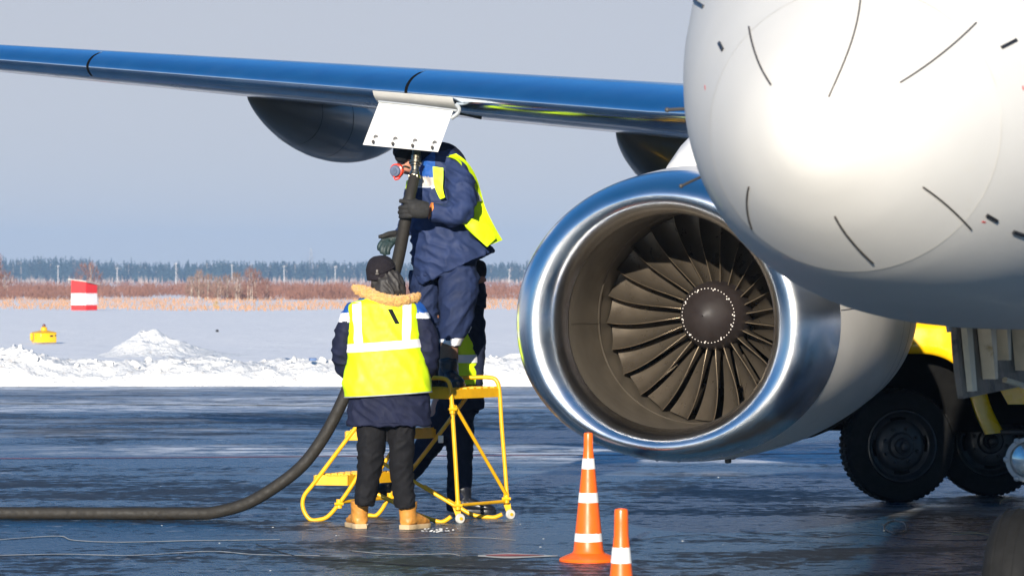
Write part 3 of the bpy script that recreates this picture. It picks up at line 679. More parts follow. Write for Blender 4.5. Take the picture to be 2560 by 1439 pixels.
mb = MB(); cc = P(990, 427, HD-.04)
mb.revolve([(.001, -.030), (.020, -.030), (.022, -.024), (.036, -.022), (.040, -.010), (.040, .008)], cc, Vector((.45, .85, .1)), 24)
cap = obj('dust_cap', mb, M('cap_blue_grey', (.16, .19, .27), .4, .3, .2, 20), hose)
mb = MB(); mb.revolve([(.040, -.004), (.048, .0), (.048, .026), (.034, .030), (.03, .03)], cc, Vector((.45, .85, .1)), 24); mb.tube([P(985, 440, HD-.05), P(988, 449, HD-.05), P(998, 446, HD-.03), P(1003, 436, HD-.02)], .005, 6, 3)
obj('cap_ring', mb, M('cap_red', (.78, .05, .02), .4), cap)

# ------------------------------------------------------------------ step ladder
LN, LF = 24.62, 25.06                # near and far side frames
def sx(px, near=True, f=0): return (LN+.22*(1150-px)/370 if near else LF+.22*(1275-px)/370)
lad = thing('step_ladder', 'yellow tubular three step platform ladder with small casters', 'ladder', G(1080, 1300))
def T(pts, near, r=.0145, name='frame_tube', sub=5):
    mb = MB(); pp = [P(x, y, sx(x, near)) for x, y in pts]
    for p in pp: p.z = max(p.z, r)
    mb.tube(pp, r, 10, sub); return obj(name, mb, m_yel, lad)
T([(960, 975), (890, 1067), (835, 1140), (784, 1208), (760, 1240), (758, 1270), (775, 1297), (800, 1302), (822, 1288), (850, 1255), (880, 1212), (930, 1130), (975, 1065)], True, name='stringer')
T([(1165, 994), (1100, 1082), (1033, 1169), (975, 1240), (955, 1272), (940, 1292), (925, 1298), (905, 1292), (893, 1270), (905, 1240), (945, 1180), (985, 1120)], False, name='stringer')
T([(1010, 945), (1060, 944), (1105, 945), (1122, 955), (1128, 985), (1131, 1030), (1138, 1140), (1145, 1262)], True, name='post')
T([(1140, 945), (1180, 943), (1225, 943), (1242, 952), (1249, 980), (1254, 1060), (1262, 1160), (1268, 1245)], False, name='post')
def T2(a, b, r=.0125, name='brace'):
    mb = MB(); mb.tube([P(*a), P(*b)], r, 10); return obj(name, mb, m_yel, lad)
T2((1138, 1015, LN), (1268, 1240, LF)); T2((1146, 1262, LN), (1264, 1252, LF)); T2((850, 1256, sx(850)), (1146, 1262, LN)) if False else None
T2((946, 1150, sx(950)+.02), (1135, 1262, LN)); T2((852, 1254, sx(852)), (975, 1243, sx(975, False)))
T2((1010, 1196, sx(1010, False)+.01), (1145, 1262, LN+.03), .011) if False else None
T([(945, 1235), (1000, 1262), (1040, 1283), (1092, 1306), (1110, 1304), (1128, 1290)], True, name='runner')
T([(1060, 1215), (1130, 1256), (1180, 1285), (1220, 1306), (1238, 1302), (1256, 1284)], False, name='runner')
def step(x0, x1, x2, y, th, name='step'):
    mb = MB(); a, b = P(x0, y, sx(x0)), P(x1, y, sx(x1)); c = P(x2, y-2, sx(x2, False)); d = a+(c-b)
    z1 = (a.z+b.z)/2; h = th/370
    q = [Vector((p.x, p.y, z1)) for p in (a, b, c, d)]; cen = sum(q, Vector())/4
    vs = q+[Vector((p.x, p.y, z1-h)) for p in q]
    # open tray with a folded rim and slats
    for i in range(4):
        p0, p1 = q[i], q[(i+1) % 4]; n_ = (cen-(p0+p1)/2); n_.z = 0; n_.normalize(); e = n_*.006
        mb.add([p0, p1, p1+e, p0+e, p0-Vector((0, 0, h)), p1-Vector((0, 0, h)), p1+e-Vector((0, 0, h)), p0+e-Vector((0, 0, h))], [(0, 1, 2, 3), (7, 6, 5, 4), (0, 4, 5, 1), (1, 5, 6, 2), (2, 6, 7, 3), (3, 7, 4, 0)])
    st = obj(name, mb, m_yel, lad, smooth=False)
    mb = MB()
    for k in range(5):               # grip treads with a toothed top
        t0 = .04+k*.19; n_ = 14
        for i in range(n_):
            u0, u1 = i/n_, (i+1)/n_-.012; zz = .012 if i % 2 else .004
            def pt(t, u): return q[0].lerp(q[1], t).lerp(q[3].lerp(q[2], t), u)
            A = [pt(t0, u0), pt(t0+.16, u0), pt(t0+.16, u1), pt(t0, u1)]
            mb.add([p+Vector((0, 0, -.004)) for p in A]+[p+Vector((0, 0, zz)) for p in A], [(4, 5, 6, 7), (0, 1, 5, 4), (1, 2, 6, 5), (2, 3, 7, 6), (3, 0, 4, 7)])
    obj('tread', mb, m_yel, st, smooth=False); return st
step(784, 870, 985, 1188, 24); step(862, 950, 1090, 1078, 22); step(985, 1128, 1250, 974, 22)
mb = MB(); mb.box(P(1102, 1097, LN+.1), (.035, .012, .05), bev=.004); obj('label_plate', mb, m_cream, lad)
for (px, py, D_) in ((1131, 1022, LN), (1145, 1262, LN), (1266, 1245, LF), (848, 1258, sx(848)), (975, 1242, sx(975, False))):
    mb = MB(); c = P(px, py, D_); mb.tube([c+Vector((0, 0, -.03)), c+Vector((0, 0, .03))], .021, 10); mb.tube([c+Vector((-.03, -.02, 0)), c+Vector((.03, -.02, 0))], .010, 6); obj('clamp', mb, m_yel, lad)
for (px, py, D_) in ((1150, 1298, LN), (1276, 1291, LF)):
    mb = MB(); c = P(px, py, D_); c.z = .035
    mb.revolve([(.012, -.012), (.030, -.012), (.034, -.006), (.034, .006), (.03, .012), (.012, .012)], c, (.5, -.85, 0), 24, cap=True)
    wh = obj('caster', mb, m_wheelw, lad); mb = MB(); n_ = Vector((.5, -.85, 0)).normalized(); mb.tube([c-n_*.02, c+n_*.02], .011, 10)
    mb.add([c+Vector((-.05, .02, .075)), c+Vector((.0, .03, .075)), c+Vector((.012, .0, -.012)), c+Vector((-.018, 0, -.012)), c+Vector((-.05, .045, .075)), c+Vector((.0, .05, .075)), c+Vector((.012, .03, -.012)), c+Vector((-.018, .03, -.012))],
           [(0, 1, 2, 3), (7, 6, 5, 4), (0, 3, 7, 4), (1, 5, 6, 2), (0, 4, 5, 1)]); obj('caster_fork', mb, m_yel, wh)

# ------------------------------------------------------------------ people
def boot(parent, heel, d, mat_u, mat_s, L_=.30, W_=.056, H=.13, scale=1):
    heel = Vector(heel); d = Vector((d[0], d[1], 0)).normalized(); s = Vector((-d.y, d.x, 0)); up = Vector((0, 0, 1))
    mb = MB(); rs = []
    for t, wd, h in ((-.01, .024, .05), (.01, .038, .085), (.05, .042, .10), (.10, .044, .098), (.15, .047, .085), (.20, .050, .066), (.25, .046, .054), (.285, .032, .042), (.30, .014, .03)):
        c = heel+d*t*L_/.3; ring = []
        for q in range(18):
            a = q*2*math.pi/18; ring.append(c+s*math.cos(a)*wd*W_/.05+up*(.02+h/2+math.sin(a)*h/2))
        rs.append(ring)
    mb.rings(rs); rs = []
    for z, r, o in ((.04, .054, .050), (.08, .055, .046), (.12, .056, .040), (.16, .060, .036), (H+.055, .063, .034)):
        rs.append([heel+d*(o+math.cos(q*math.pi/9)*r*1.1)+s*math.sin(q*math.pi/9)*r+up*z for q in range(18)])
    mb.rings(rs); b = obj('boot', fuse(mb, .007, 3, folds(12, 22, .0025)), mat_u, parent)
    mb = MB(); out = [(-.015, .0), (-.008, .028), (.03, .040), (.08, .036), (.13, .037), (.19, .050), (.24, .050), (.28, .036), (.305, .012), (.308, 0)]
    out = out+[(t, -w_) for t, w_ in reversed(out[1:-1])]
    def ring(z, k): return [heel+d*(t*L_/.3)+s*w_*W_/.05*k+up*z for t, w_ in out]
    mb.rings([ring(.0, .97), ring(.006, 1.03), ring(.026, 1.05), ring(.034, 1.0)]); obj('sole', mb, mat_s, b, angle=50)
    return b
def body(parent, D0, limbs, head, extra=None):
    mb = MB()
    for l in limbs: mb.limb(l, D0)
    if extra: extra(mb)
    return obj('body', fuse(mb, .01, 3), m_skin, parent)

# ---- worker standing with his back to us
DA = 24.0
A = thing('person', 'person seen from behind in yellow vest, black cap, orange fur collar and tan boots', 'person', G(960, 1322))
body(A, DA, [[(953, 648, .0, 22, 24), (953, 670, 0, 29, 32), (955, 695, .02, 25, 27), (957, 725, .02, 18, 20), (957, 755, .02, 40, 25), (958, 800, .02, 62, 34), (962, 900, .02, 55, 33), (967, 1000, .02, 58, 36)],
             [(930, 1000, .02, 30, 30), (926, 1120, .01, 22, 24), (918, 1230, .01, 14, 15)], [(1004, 1000, .02, 30, 30), (1004, 1120, .01, 22, 24), (1009, 1230, .01, 14, 15)],
             [(890, 775, .02, 20, 20), (858, 860, .02, 14, 14), (880, 935, .16, 10, 10), (900, 950, .22, 14, 8)], [(1030, 770, .02, 20, 20), (1068, 860, .02, 14, 14), (1045, 950, .16, 10, 10), (1025, 955, .22, 14, 8)]], None)
mb = MB()
mb.limb([(957, 738, .02, 36, 34), (957, 750, .02, 58, 40), (957, 764, .01, 82, 47), (959, 800, 0, 92, 52), (962, 860, 0, 92, 54), (967, 930, 0, 97, 57), (971, 990, 0, 102, 58), (972, 1030, 0, 104, 58), (972, 1064, 0, 106, 60)], DA)
mb.limb([(892, 772, .02, 24, 32), (877, 788, .01, 24, 31), (867, 815, 0, 25, 30), (859, 850, 0, 27, 30), (855, 885, .02, 27, 29), (863, 915, .08, 25, 26), (882, 942, .15, 22, 22)], DA)
mb.limb([(1024, 766, .02, 24, 32), (1041, 782, .01, 25, 31), (1055, 812, 0, 27, 31), (1067, 850, 0, 30, 31), (1069, 890, .02, 29, 30), (1063, 925, .08, 25, 26), (1047, 955, .16, 22, 22)], DA)
jk = fuse(mb, .0085, 4, folds(7, 15, .011, 3))
def pa(x, y, c):
    if y < 781 and (x < 905 or x > 1030) and c.y < DA+.09: return 1
    if y < 770: return 1
    if (x < 874 and 781 <= y < 804) or (x > 1038 and 774 <= y < 796): return 2
    return 0
jA = obj('jacket', paint(jk, pa), [m_navyA, m_cobalt, m_refl], A, angle=0)
mb = MB(); mb.tube([P(868+208*t, 1060-3*t+3*math.sin(t*9), DA-.155*math.sin(math.pi*t)**.6) for t in [i/20 for i in range(21)]], .005, 6); obj('hem', mb, m_navyA, jA)
# vest: a surface of rings (row, centre, half width, half depth)
vr = [(746, 957, 48, 40), (752, 957, 66, 46), (760, 957, 82, 51), (790, 958, 88, 56), (850, 961, 91, 58), (900, 964, 97, 61), (935, 966, 106, 64), (955, 967, 110, 65), (985, 969, 107, 64)]
vy = [r[0] for r in vr]; vcx, va, vb = mono(vy, [r[1] for r in vr]), mono(vy, [r[2] for r in vr]), mono(vy, [r[3] for r in vr])
def vest(th, y, off=0, tilt=True):
    k = DA/F; c, s = math.cos(th), math.sin(th); e = .8
    cc, s2 = math.copysign(abs(c)**e, c), math.copysign(abs(s)**e, s); a, b = va(y), vb(y)
    q = P(vcx(y)+a*cc, y-(cc*7-1)*max(0, min(1, (y-760)/60))*(1 if tilt else 0), DA); q = Vector((q.x, DA-(b*k)*s2, q.z))
    n = Vector((c*b, -s*a, 0)).normalized()
    f = folds(5, 8, .010, 8, 1.2)(q)*min(1, max(0, (y-745)/25)); return q+n*(f+off+.004)
mb = MB(); NV = 96
rws = [746+239*i/46 for i in range(47)]
rr_ = [[vest(2*math.pi*q/NV, y) for q in range(NV)] for y in rws]; ri = [[vest(2*math.pi*q/NV, y, -.006) for q in range(NV)] for y in rws]
mb.rings(rr_+list(reversed(ri)), cap=False); vA = obj('vest', mb, m_vest, A, angle=0)
def vpatch(name, fx0, fx1, y0, y1, mat, n=16, full=False):
    mb = MB()
    def fn(u, v):
        y = y0+(y1-y0)*v
        if full: th = 2*math.pi*u
        else:
            x = fx0(y)+(fx1(y)-fx0(y))*u; c = max(-1, min(1, (x-vcx(y))/va(y))); c = math.copysign(abs(c)**(1/.8), c); th = math.acos(c)
        return vest(th, y, .004)
    mb.grid(fn, 96 if full else n, 14); return obj(name, mb, mat, vA, angle=0)
vpatch('reflective_band', None, None, 852, 873, m_refl, full=True)
vpatch('reflective_band', lambda y: 884+.055*(y-752), lambda y: 905+.05*(y-752), 753, 853, m_refl); vpatch('reflective_band', lambda y: 1007-.0*(y-752), lambda y: 1027, 756, 853, m_refl)
vpatch('vest_strap', lambda y: 971+.5*(y-772), lambda y: 982+.5*(y-772), 772, 810, m_trous, 6)
mb = MB(); mb.rings([[vest(2*math.pi*q/NV, 984+d, o) for q in range(NV)] for d, o in ((-1.5, .003), (0, .005), (1.5, .003))], cap=False); obj('vest_piping', mb, m_grey, vA)
mb = MB()
mb.limb([(968, 1000, 0, 78, 46), (968, 1060, 0, 74, 44)], DA)
mb.limb([(929, 1040, 0, 37, 40), (928, 1100, 0, 36, 39), (926, 1150, 0, 33, 37), (920, 1195, 0, 29, 34), (914, 1235, -.005, 26, 30), (911, 1262, -.005, 24, 28)], DA)
mb.limb([(1005, 1040, 0, 35, 40), (1004, 1100, 0, 33, 38), (1003, 1150, 0, 30, 36), (1006, 1195, 0, 29, 33), (1010, 1235, 0, 28, 30), (1013, 1268, 0, 26, 28)], DA)
obj('trousers', fuse(mb, .008, 3, folds(9, 14, .009, 12, -.8)), m_trous, A, angle=0)
g0 = G(903, 1321); boot(A, g0+Vector((0, -.02, 0)), (-.25, 1), m_boot, m_sole, .27, .064)
g0 = G(1012, 1323); boot(A, g0+Vector((0, -.03, 0)), (.50, .86), m_boot, m_sole, .27, .064)
mb = MB(); mb.limb([(952, 638, 0, 6, 6), (952, 641, 0, 17, 18), (952, 648, 0, 27, 29), (952, 660, 0, 35, 37), (952, 678, 0, 37.5, 40), (953, 700, 0, 36, 39)], DA, 28)
hA = obj('knit_cap', fuse(mb, .006, 3, folds(10, 16, .003, 2)), m_hat, A, angle=0)
mb = MB(); rs = []
for i in range(21):
    t = i/20; x = 918+70*t; y = 676-(t*26)**1.0*.5*t+7*math.sin(math.pi*t)
    rs.append(P(x, y+2, DA-.105*math.sqrt(max(.0, 1-((x-953)/37)**2))-.003))
mb.tube(rs, .005, 6); obj('cap_fold', mb, m_hat, hA)
mb = MB(); mb.box(P(943, 679, DA-.112), (.018, .012, .03), bev=.004); mb.box(P(943, 685, DA-.113), (.026, .012, .010), bev=.003); obj('buckle', mb, m_strip, hA)
mb = MB(); mb.limb([(958, 692, .005, 33, 36), (966, 706, -.01, 39, 40), (970, 722, -.02, 42, 43), (964, 745, 0, 44, 42)], DA, 24); mb.limb([(985, 700, -.02, 16, 24), (998, 715, -.02, 15, 26), (1003, 738, -.01, 10, 24)], DA)
obj('hood', fuse(mb, .006, 2, folds(14, 20, .013, 5, .9)), m_scarf, A, angle=0)
mb = MB(); mb.limb([(890, 720, .06, 9, 12), (910, 729, -.03, 14, 15), (943, 743, -.10, 16, 16), (980, 752, -.12, 15, 16), (1012, 751, -.09, 13, 15), (1036, 744, -.01, 11, 13), (1042, 741, .05, 8, 10)], DA, 20, 6)
fc = fuse(mb, .006, 2, lambda v: .004*mn.noise(v*110)+.009*mn.noise(v*38))
rf = random.Random(5); fv = list(fc.v); ctr = P(965, 735, DA)
for i in range(5200):
    p = fv[rf.randrange(len(fv))]; o = (p-ctr); o.z *= 1.5; o = (o.normalized()*.5+Vector((rf.uniform(-1, 1), rf.uniform(-1, 1), rf.uniform(-1, 1)))*.6).normalized()
    e = Vector((rf.uniform(-1, 1), 0, rf.uniform(-1, 1)))*.0022; fc.add([p-e, p+e, p+o*rf.uniform(.006, .014)], [(0, 1, 2)])
obj('fur_collar', fc, m_fur, A, angle=0)

# ---- worker on the ladder holding the hose
DB = 25.28
B = thing('person', 'person in blue workwear and open yellow vest standing on the ladder holding the hose', 'person', P(1125, 972, 24.95))
body(B, DB, [[(1030, 368, .02, 24, 30), (1022, 392, .02, 29, 34), (1018, 415, .01, 25, 30), (1014, 432, 0, 16, 20)], [(1030, 410, .05, 24, 25), (1060, 430, .05, 26, 26), (1085, 450, .05, 45, 40), (1103, 550, .02, 60, 55), (1118, 680, 0, 62, 50)],
             [(1145, 690, -.05, 34, 36), (1140, 790, -.08, 26, 30), (1123, 900, -.08, 15, 18), (1120, 960, -.08, 15, 18)], [(1070, 690, .08, 30, 36), (1080, 860, .1, 20, 24), (1088, 960, .1, 14, 18)],
             [(1135, 440, -.1, 22, 24), (1150, 525, -.22, 18, 18), (1082, 530, -.29, 12, 12), (1062, 524, -.31, 12, 9)], [(1060, 460, .16, 22, 22), (1028, 560, .15, 16, 16), (1000, 587, .03, 11, 11), (985, 594, .02, 12, 9)],
             [(1008, 412, -.02, 6, 6), (1002, 420, -.04, 6, 6), (1001, 425, -.04, 4, 4)]], None)
mb = MB(); mb.ball(P(1009, 408, DB-.07), (.008, .006, .006), 10, 6); obj('eye', mb, m_dark, B)
mb = MB()
mb.limb([(1072, 392, .04, 34, 42), (1085, 408, .03, 56, 56), (1098, 430, .0, 70, 66), (1102, 470, 0, 80, 74), (1104, 520, 0, 80, 76), (1108, 570, 0, 82, 78), (1118, 620, 0, 95, 80), (1130, 650, 0, 102, 80), (1140, 672, 0, 105, 78)], DB)
mb.limb([(1135, 425, -.08, 34, 38), (1148, 455, -.16, 37, 40), (1154, 490, -.22, 36, 38), (1153, 522, -.26, 34, 36), (1135, 536, -.29, 31, 30), (1105, 533, -.31, 26, 25), (1078, 528, -.32, 23, 22)], DB)
mb.limb([(1055, 450, .18, 34, 34), (1035, 510, .2, 30, 30), (1024, 555, .14, 25, 26), (1008, 580, .06, 19, 20), (998, 588, .03, 16, 17)], DB)
jk = fuse(mb, .0085, 3, folds(7, 13, .014, 21, .5))
def pb(x, y, c):
    if 1045 < x < 1088 and y < 442 and c.y < DB: return 1
    if 1040 < x < 1088 and 442 <= y < 466 and c.y < DB-.05: return 2
    if 1040 < x < 1088 and 466 <= y < 470 and c.y < DB-.05: return 3
    return 0
jB = obj('jacket', paint(jk, pb), [m_navyB, m_cobalt, M('grey_reflective', (.42, .38, .34), .5), m_refl], B, angle=0)
mb = MB(); mb.limb([(1062, 398, .08, 22, 44), (1085, 390, .09, 30, 54), (1112, 390, .08, 33, 58), (1138, 405, .05, 27, 54), (1154, 425, .03, 15, 44)], DB); mb.limb([(1030, 378, .06, 24, 34), (1060, 388, .08, 28, 40)], DB)
obj('hood', fuse(mb, .008, 3, folds(9, 10, .008, 31)), m_navyC, B, angle=0)
mb = MB(); mb.limb([(1036, 352, .03, 10, 12), (1026, 362, .02, 30, 36), (1016, 380, .01, 36, 40), (1006, 398, .0, 28, 34)], DB)
obj('winter_cap', fuse(mb, .007, 3), m_hat, B, angle=0)
mb = MB(); mb.limb([(1010, 378, -.10, 20, 9), (1008, 392, -.10, 22, 9), (1012, 402, -.09, 12, 6)], DB); obj('ear_flap', fuse(mb, .006, 2), m_trous, B, angle=0)
# vest straps and blown back panel
def sheet(name, A_, B_, mat, parent, nu=24, nv=10, D0=DB, th=.006, amp=.01, seed=1):
    a = crom(A_, 8); b = crom(B_, 8)
    def smp(c, u): k = u*(len(c)-1); i = min(int(k), len(c)-2); f = k-i; return Vector(tuple(p+(q-p)*f for p, q in zip(c[i], c[i+1])))
    def fn(u, v, o=0):
        p = smp(a, u).lerp(smp(b, u), v); q = P(p.x, p.y, D0+p.z); return q+Vector((0, o+folds(8, 8, amp, seed)(q)*math.sin(math.pi*v)**.5 if 0 < v < 1 else o, 0))
    mb = MB(); mb.grid(lambda u, v: fn(u, v), nu, nv); mb.grid(lambda u, v: fn(1-u, v, th), nu, nv)
    for e in ((lambda u, v: fn(u, 0, th*(1-v))), (lambda u, v: fn(1-u, 1, th*(1-v)))): mb.grid(e, nu, 1)
    for e in ((lambda u, v: fn(0, 1-u, th*(1-v))), (lambda u, v: fn(1, u, th*(1-v)))): mb.grid(e, nv, 1)
    return obj(name, mb, mat, parent, angle=50)
vB = sheet('vest', [(1140, 384, -.10), (1168, 405, -.10), (1190, 440, -.08), (1202, 478, -.06), (1214, 520, -.04), (1236, 565, -.05), (1256, 600, -.07)],
      [(1112, 391, -.14), (1140, 400, -.20), (1165, 430, -.20), (1178, 470, -.18), (1168, 530, -.12), (1158, 560, -.25), (1216, 616, -.24)], m_vest, B, 30, 14, amp=.012)
sheet('vest_flap', [(1142, 546, -.27), (1165, 545, -.30), (1190, 550, -.28), (1225, 572, -.22), (1240, 596, -.18)], [(1142, 548, -.27), (1160, 562, -.27), (1185, 585, -.27), (1205, 606, -.25), (1218, 617, -.24)], m_vest, vB, 20, 8, seed=4)
sheet('vest_strap', [(1082, 416, -.235), (1083, 440, -.245), (1086, 465, -.245), (1096, 490, -.25), (1101, 498, -.25)], [(1108, 420, -.235), (1108, 445, -.25), (1107, 468, -.26), (1110, 485, -.27), (1113, 493, -.27)], m_vest, vB, 20, 6, amp=.004)
sheet('vest_strap', [(1016, 452, -.12), (1014, 470, -.12), (1016, 485, -.12)], [(1022, 450, -.16), (1020, 468, -.16), (1022, 485, -.16)], m_vest, vB, 8, 3, amp=0)
sheet('reflective_patch', [(1188, 470, -.105), (1200, 490, -.085), (1206, 502, -.08)], [(1182, 474, -.15), (1184, 490, -.16), (1190, 505, -.16)], m_grey, vB, 8, 4, amp=.004)
mb = MB()
mb.limb([(1112, 640, 0, 84, 66), (1112, 690, 0, 80, 64)], DB)
mb.limb([(1148, 680, -.06, 50, 54), (1148, 720, -.09, 50, 54), (1144, 765, -.12, 46, 50), (1137, 805, -.13, 40, 44), (1129, 838, -.13, 33, 36), (1124, 862, -.13, 29, 32)], DB)
mb.limb([(1064, 680, .06, 42, 50), (1062, 740, .08, 38, 46), (1068, 800, .1, 34, 40), (1078, 860, .1, 29, 34), (1082, 900, .1, 26, 30)], DB)
tr = fuse(mb, .0085, 3, folds(7, 10, .013, 41, -.9))
obj('trousers', paint(tr, lambda x, y, c: 1 if (c.y < DB+.02 and x > 1090 and 847+.12*(x-1098)*(1 if x < 1125 else -.2) < y-0 < 864) else 0), [M('trouser_cloth', (.013, .023, .066), .75, 0, .2, 10, .25, 150, spec=.3), m_refl], B, angle=0)
mb = MB(); mb.limb([(1124, 850, -.14, 22, 25), (1123, 880, -.14, 23, 25), (1122, 912, -.15, 23, 25)], DB); obj('felt_sock', fuse(mb, .008, 2), m_felt, B, angle=0)
mb = MB(); mb.limb([(1121, 898, -.15, 24, 26), (1121, 930, -.17, 25, 28), (1120, 960, -.20, 26, 32)], DB); obj('boot_shaft', fuse(mb, .008, 2, folds(9, 14, .006)), m_bboot, B, angle=0)
for hp, dv in ((P(1118, 968, 25.12), (.30, -.95)), (P(1078, 968, 25.36), (-.5, -.9))):
    bt = boot(B, hp, dv, m_bboot, m_bboot, .29, .058)
mb = MB(); mb.limb([(1080, 880, .1, 24, 26), (1080, 930, .1, 24, 28), (1080, 962, .08, 26, 30)], DB); obj('boot_shaft', fuse(mb, .008, 2), m_bboot, B, angle=0)
# hands in gloves
HB = HD-.10
mb = MB()
mb.limb([(1070, 526, -.05, 20, 15), (1054, 524, -.06, 23, 15), (1034, 522, -.065, 23, 14), (1024, 523, -.06, 20, 12)], HB)
mb.limb([(1036, 509, -.065, 8, 8), (1020, 505, -.068, 6.8, 7), (1008, 503, -.066, 6, 6), (998, 502, -.062, 5, 5)], HB, 12)
for y, x0 in ((518, 1004), (529, 1003), (540, 1005)):
    mb.limb([(1030, y-1, -.068, 7, 7), (1014, y, -.068, 6.8, 7), (x0, y+1, -.045, 6.4, 7), (x0-3, y+2, -.010, 6, 6.5), (x0+6, y+2, .02, 5.5, 6)], HB, 12)
mb.limb([(1044, 508, -.02, 8, 8), (1032, 500, .02, 7, 7), (1018, 498, .045, 6.4, 6.4), (1008, 500, .04, 5.4, 5.4)], HB, 12)
obj('glove', fuse(mb, .0042, 2), m_glove, B, angle=0)
mb = MB(); mb.limb([(1081, 528, -.315, 21.5, 21), (1075, 527, -.318, 21, 20.5)], DB); obj('cuff_lining', mb, M('orange_lining', (.72, .20, .03), .7), B)
mb = MB()
mb.limb([(1004, 588, .03, 13, 12), (994, 590, .025, 15, 13), (980, 596, .015, 17, 12), (968, 602, .005, 15, 10)], DB)
for pts in ([(970, 596, .0), (956, 604, -.02), (948, 616, -.035), (949, 626, -.035)], [(970, 602, -.01), (958, 612, -.035), (954, 625, -.05), (956, 634, -.048)], [(974, 606, -.02), (964, 618, -.045), (961, 630, -.055), (964, 638, -.05)], [(980, 608, -.02), (972, 620, -.04), (970, 629, -.045), (972, 636, -.04)]):
    mb.limb([p+(r, r) for p, r in zip(pts, (7.2, 6.6, 6, 5))], DB, 12)
mb.limb([(990, 583, .0, 8, 8), (972, 585, -.02, 7, 7), (958, 590, -.03, 6, 6), (946, 592, -.03, 4.6, 4.6)], DB, 12)
gl = fuse(mb, .0042, 2); obj('glove', paint(gl, lambda x, y, c: 1 if (y > 592+.25*(990-x)*.4 and x < 992) else 0), [m_glove, m_glove2], B, angle=0)

# ---- worker behind the ladder
DC = 25.66
Cp = thing('person', 'person in dark navy clothes and green yellow vest striding behind the ladder, mostly hidden', 'person', G(1150, 1285))
body(Cp, DC, [[(1186, 662, 0, 24, 26), (1186, 690, 0, 28, 30), (1188, 712, .0, 20, 22), (1170, 745, 0, 24, 24), (1150, 780, 0, 50, 30), (1146, 960, 0, 48, 32)], [(1148, 950, 0, 28, 28), (1148, 1120, 0, 22, 24), (1148, 1270, 0, 15, 16)], [(1122, 960, .02, 28, 28), (1062, 1120, .0, 22, 22), (985, 1225, .0, 14, 14)],
              [(1185, 790, 0, 9, 9), (1196, 870, 0, 9, 9), (1193, 940, -.04, 8, 8), (1190, 972, -.06, 9, 6)], [(1116, 800, .05, 9, 9), (1097, 870, .08, 9, 9), (1094, 935, .03, 8, 8)], [(1208, 696, -.02, 6, 6), (1216, 702, -.03, 4, 4)]], None)
mb = MB(); mb.limb([(1165, 738, 0, 40, 34), (1152, 756, 0, 52, 42), (1150, 800, 0, 55, 46), (1148, 900, 0, 56, 48), (1150, 960, 0, 57, 48), (1152, 1024, 0, 60, 48)], DC)
mb.limb([(1188, 765, 0, 20, 26), (1195, 800, 0, 18, 24), (1197, 860, 0, 17, 23), (1194, 915, -.02, 16, 22), (1190, 965, -.06, 14, 18)], DC)
mb.limb([(1110, 770, .05, 20, 26), (1096, 850, .08, 19, 24), (1094, 960, .02, 15, 18)], DC)
obj('jacket', fuse(mb, .0095, 3, folds(8, 14, .008, 51)), m_navyC, Cp, angle=0)
mb = MB(); kk = DC/F
def cvest(th, t, off=0):
    y = 758+202*t; a = 47+10*t**2+(5*max(0, t-.8)/.2); b = 50+5*t; c, s = math.cos(th), math.sin(th)
    q = P(1146+a*c, y, DC); q = Vector((q.x, DC-b*kk*s, q.z)); return q+Vector((c, -s, 0))*(off+folds(7, 9, .005, 61)(q))
mb.rings([[cvest(2*math.pi*q/60, i/30) for q in range(60)] for i in range(31)]+[[cvest(2*math.pi*q/60, 1-i/30, -.006) for q in range(60)] for i in range(31)], cap=False)
vC = obj('vest', mb, m_vest, Cp, angle=0)
for t0, t1 in ((.27, .36), (.63, .73)):
    mb = MB(); mb.rings([[cvest(2*math.pi*q/60, t0+(t1-t0)*i/4, .004) for q in range(60)] for i in range(5)], cap=False); obj('reflective_band', mb, m_refl, vC)
mb = MB(); mb.limb([(1148, 980, 0, 56, 44), (1146, 1030, 0, 50, 42)], DC); mb.limb([(1150, 1010, 0, 36, 40), (1150, 1100, 0, 34, 37), (1149, 1180, 0, 31, 34), (1147, 1278, 0, 31, 32)], DC)
mb.limb([(1122, 1015, .02, 38, 40), (1090, 1080, .02, 35, 37), (1050, 1140, .01, 31, 33), (1012, 1192, .0, 26, 28), (990, 1222, 0, 22, 24)], DC)
obj('trousers', fuse(mb, .0095, 3, folds(8, 12, .009, 71)), m_navyC, Cp, angle=0)
boot(Cp, G(1142, 1284)+Vector((0, 0, 0)), (1, -.12), m_bboot, m_bboot, .27, .056)
hb = P(988, 1236, DC); boot(Cp, hb-Vector((0, 0, .02)), (-.85, -.4), m_bboot, m_bboot, .22, .05)
mb = MB(); mb.limb([(1186, 648, 0, 10, 10), (1186, 655, 0, 26, 28), (1186, 672, 0, 31, 33), (1187, 692, .0, 29, 31)], DC); obj('knit_cap', fuse(mb, .008, 3), m_hat, Cp, angle=0)
mb = MB(); mb.limb([(1190, 708, 0, 24, 30), (1190, 735, 0, 25, 34), (1185, 765, 0, 30, 34)], DC); mb.limb([(1190, 725, 0, 18, 20), (1212, 742, -.02, 8, 16)], DC); obj('collar', fuse(mb, .008, 2, folds(9, 12, .008, 81)), m_navyC, Cp, angle=0)

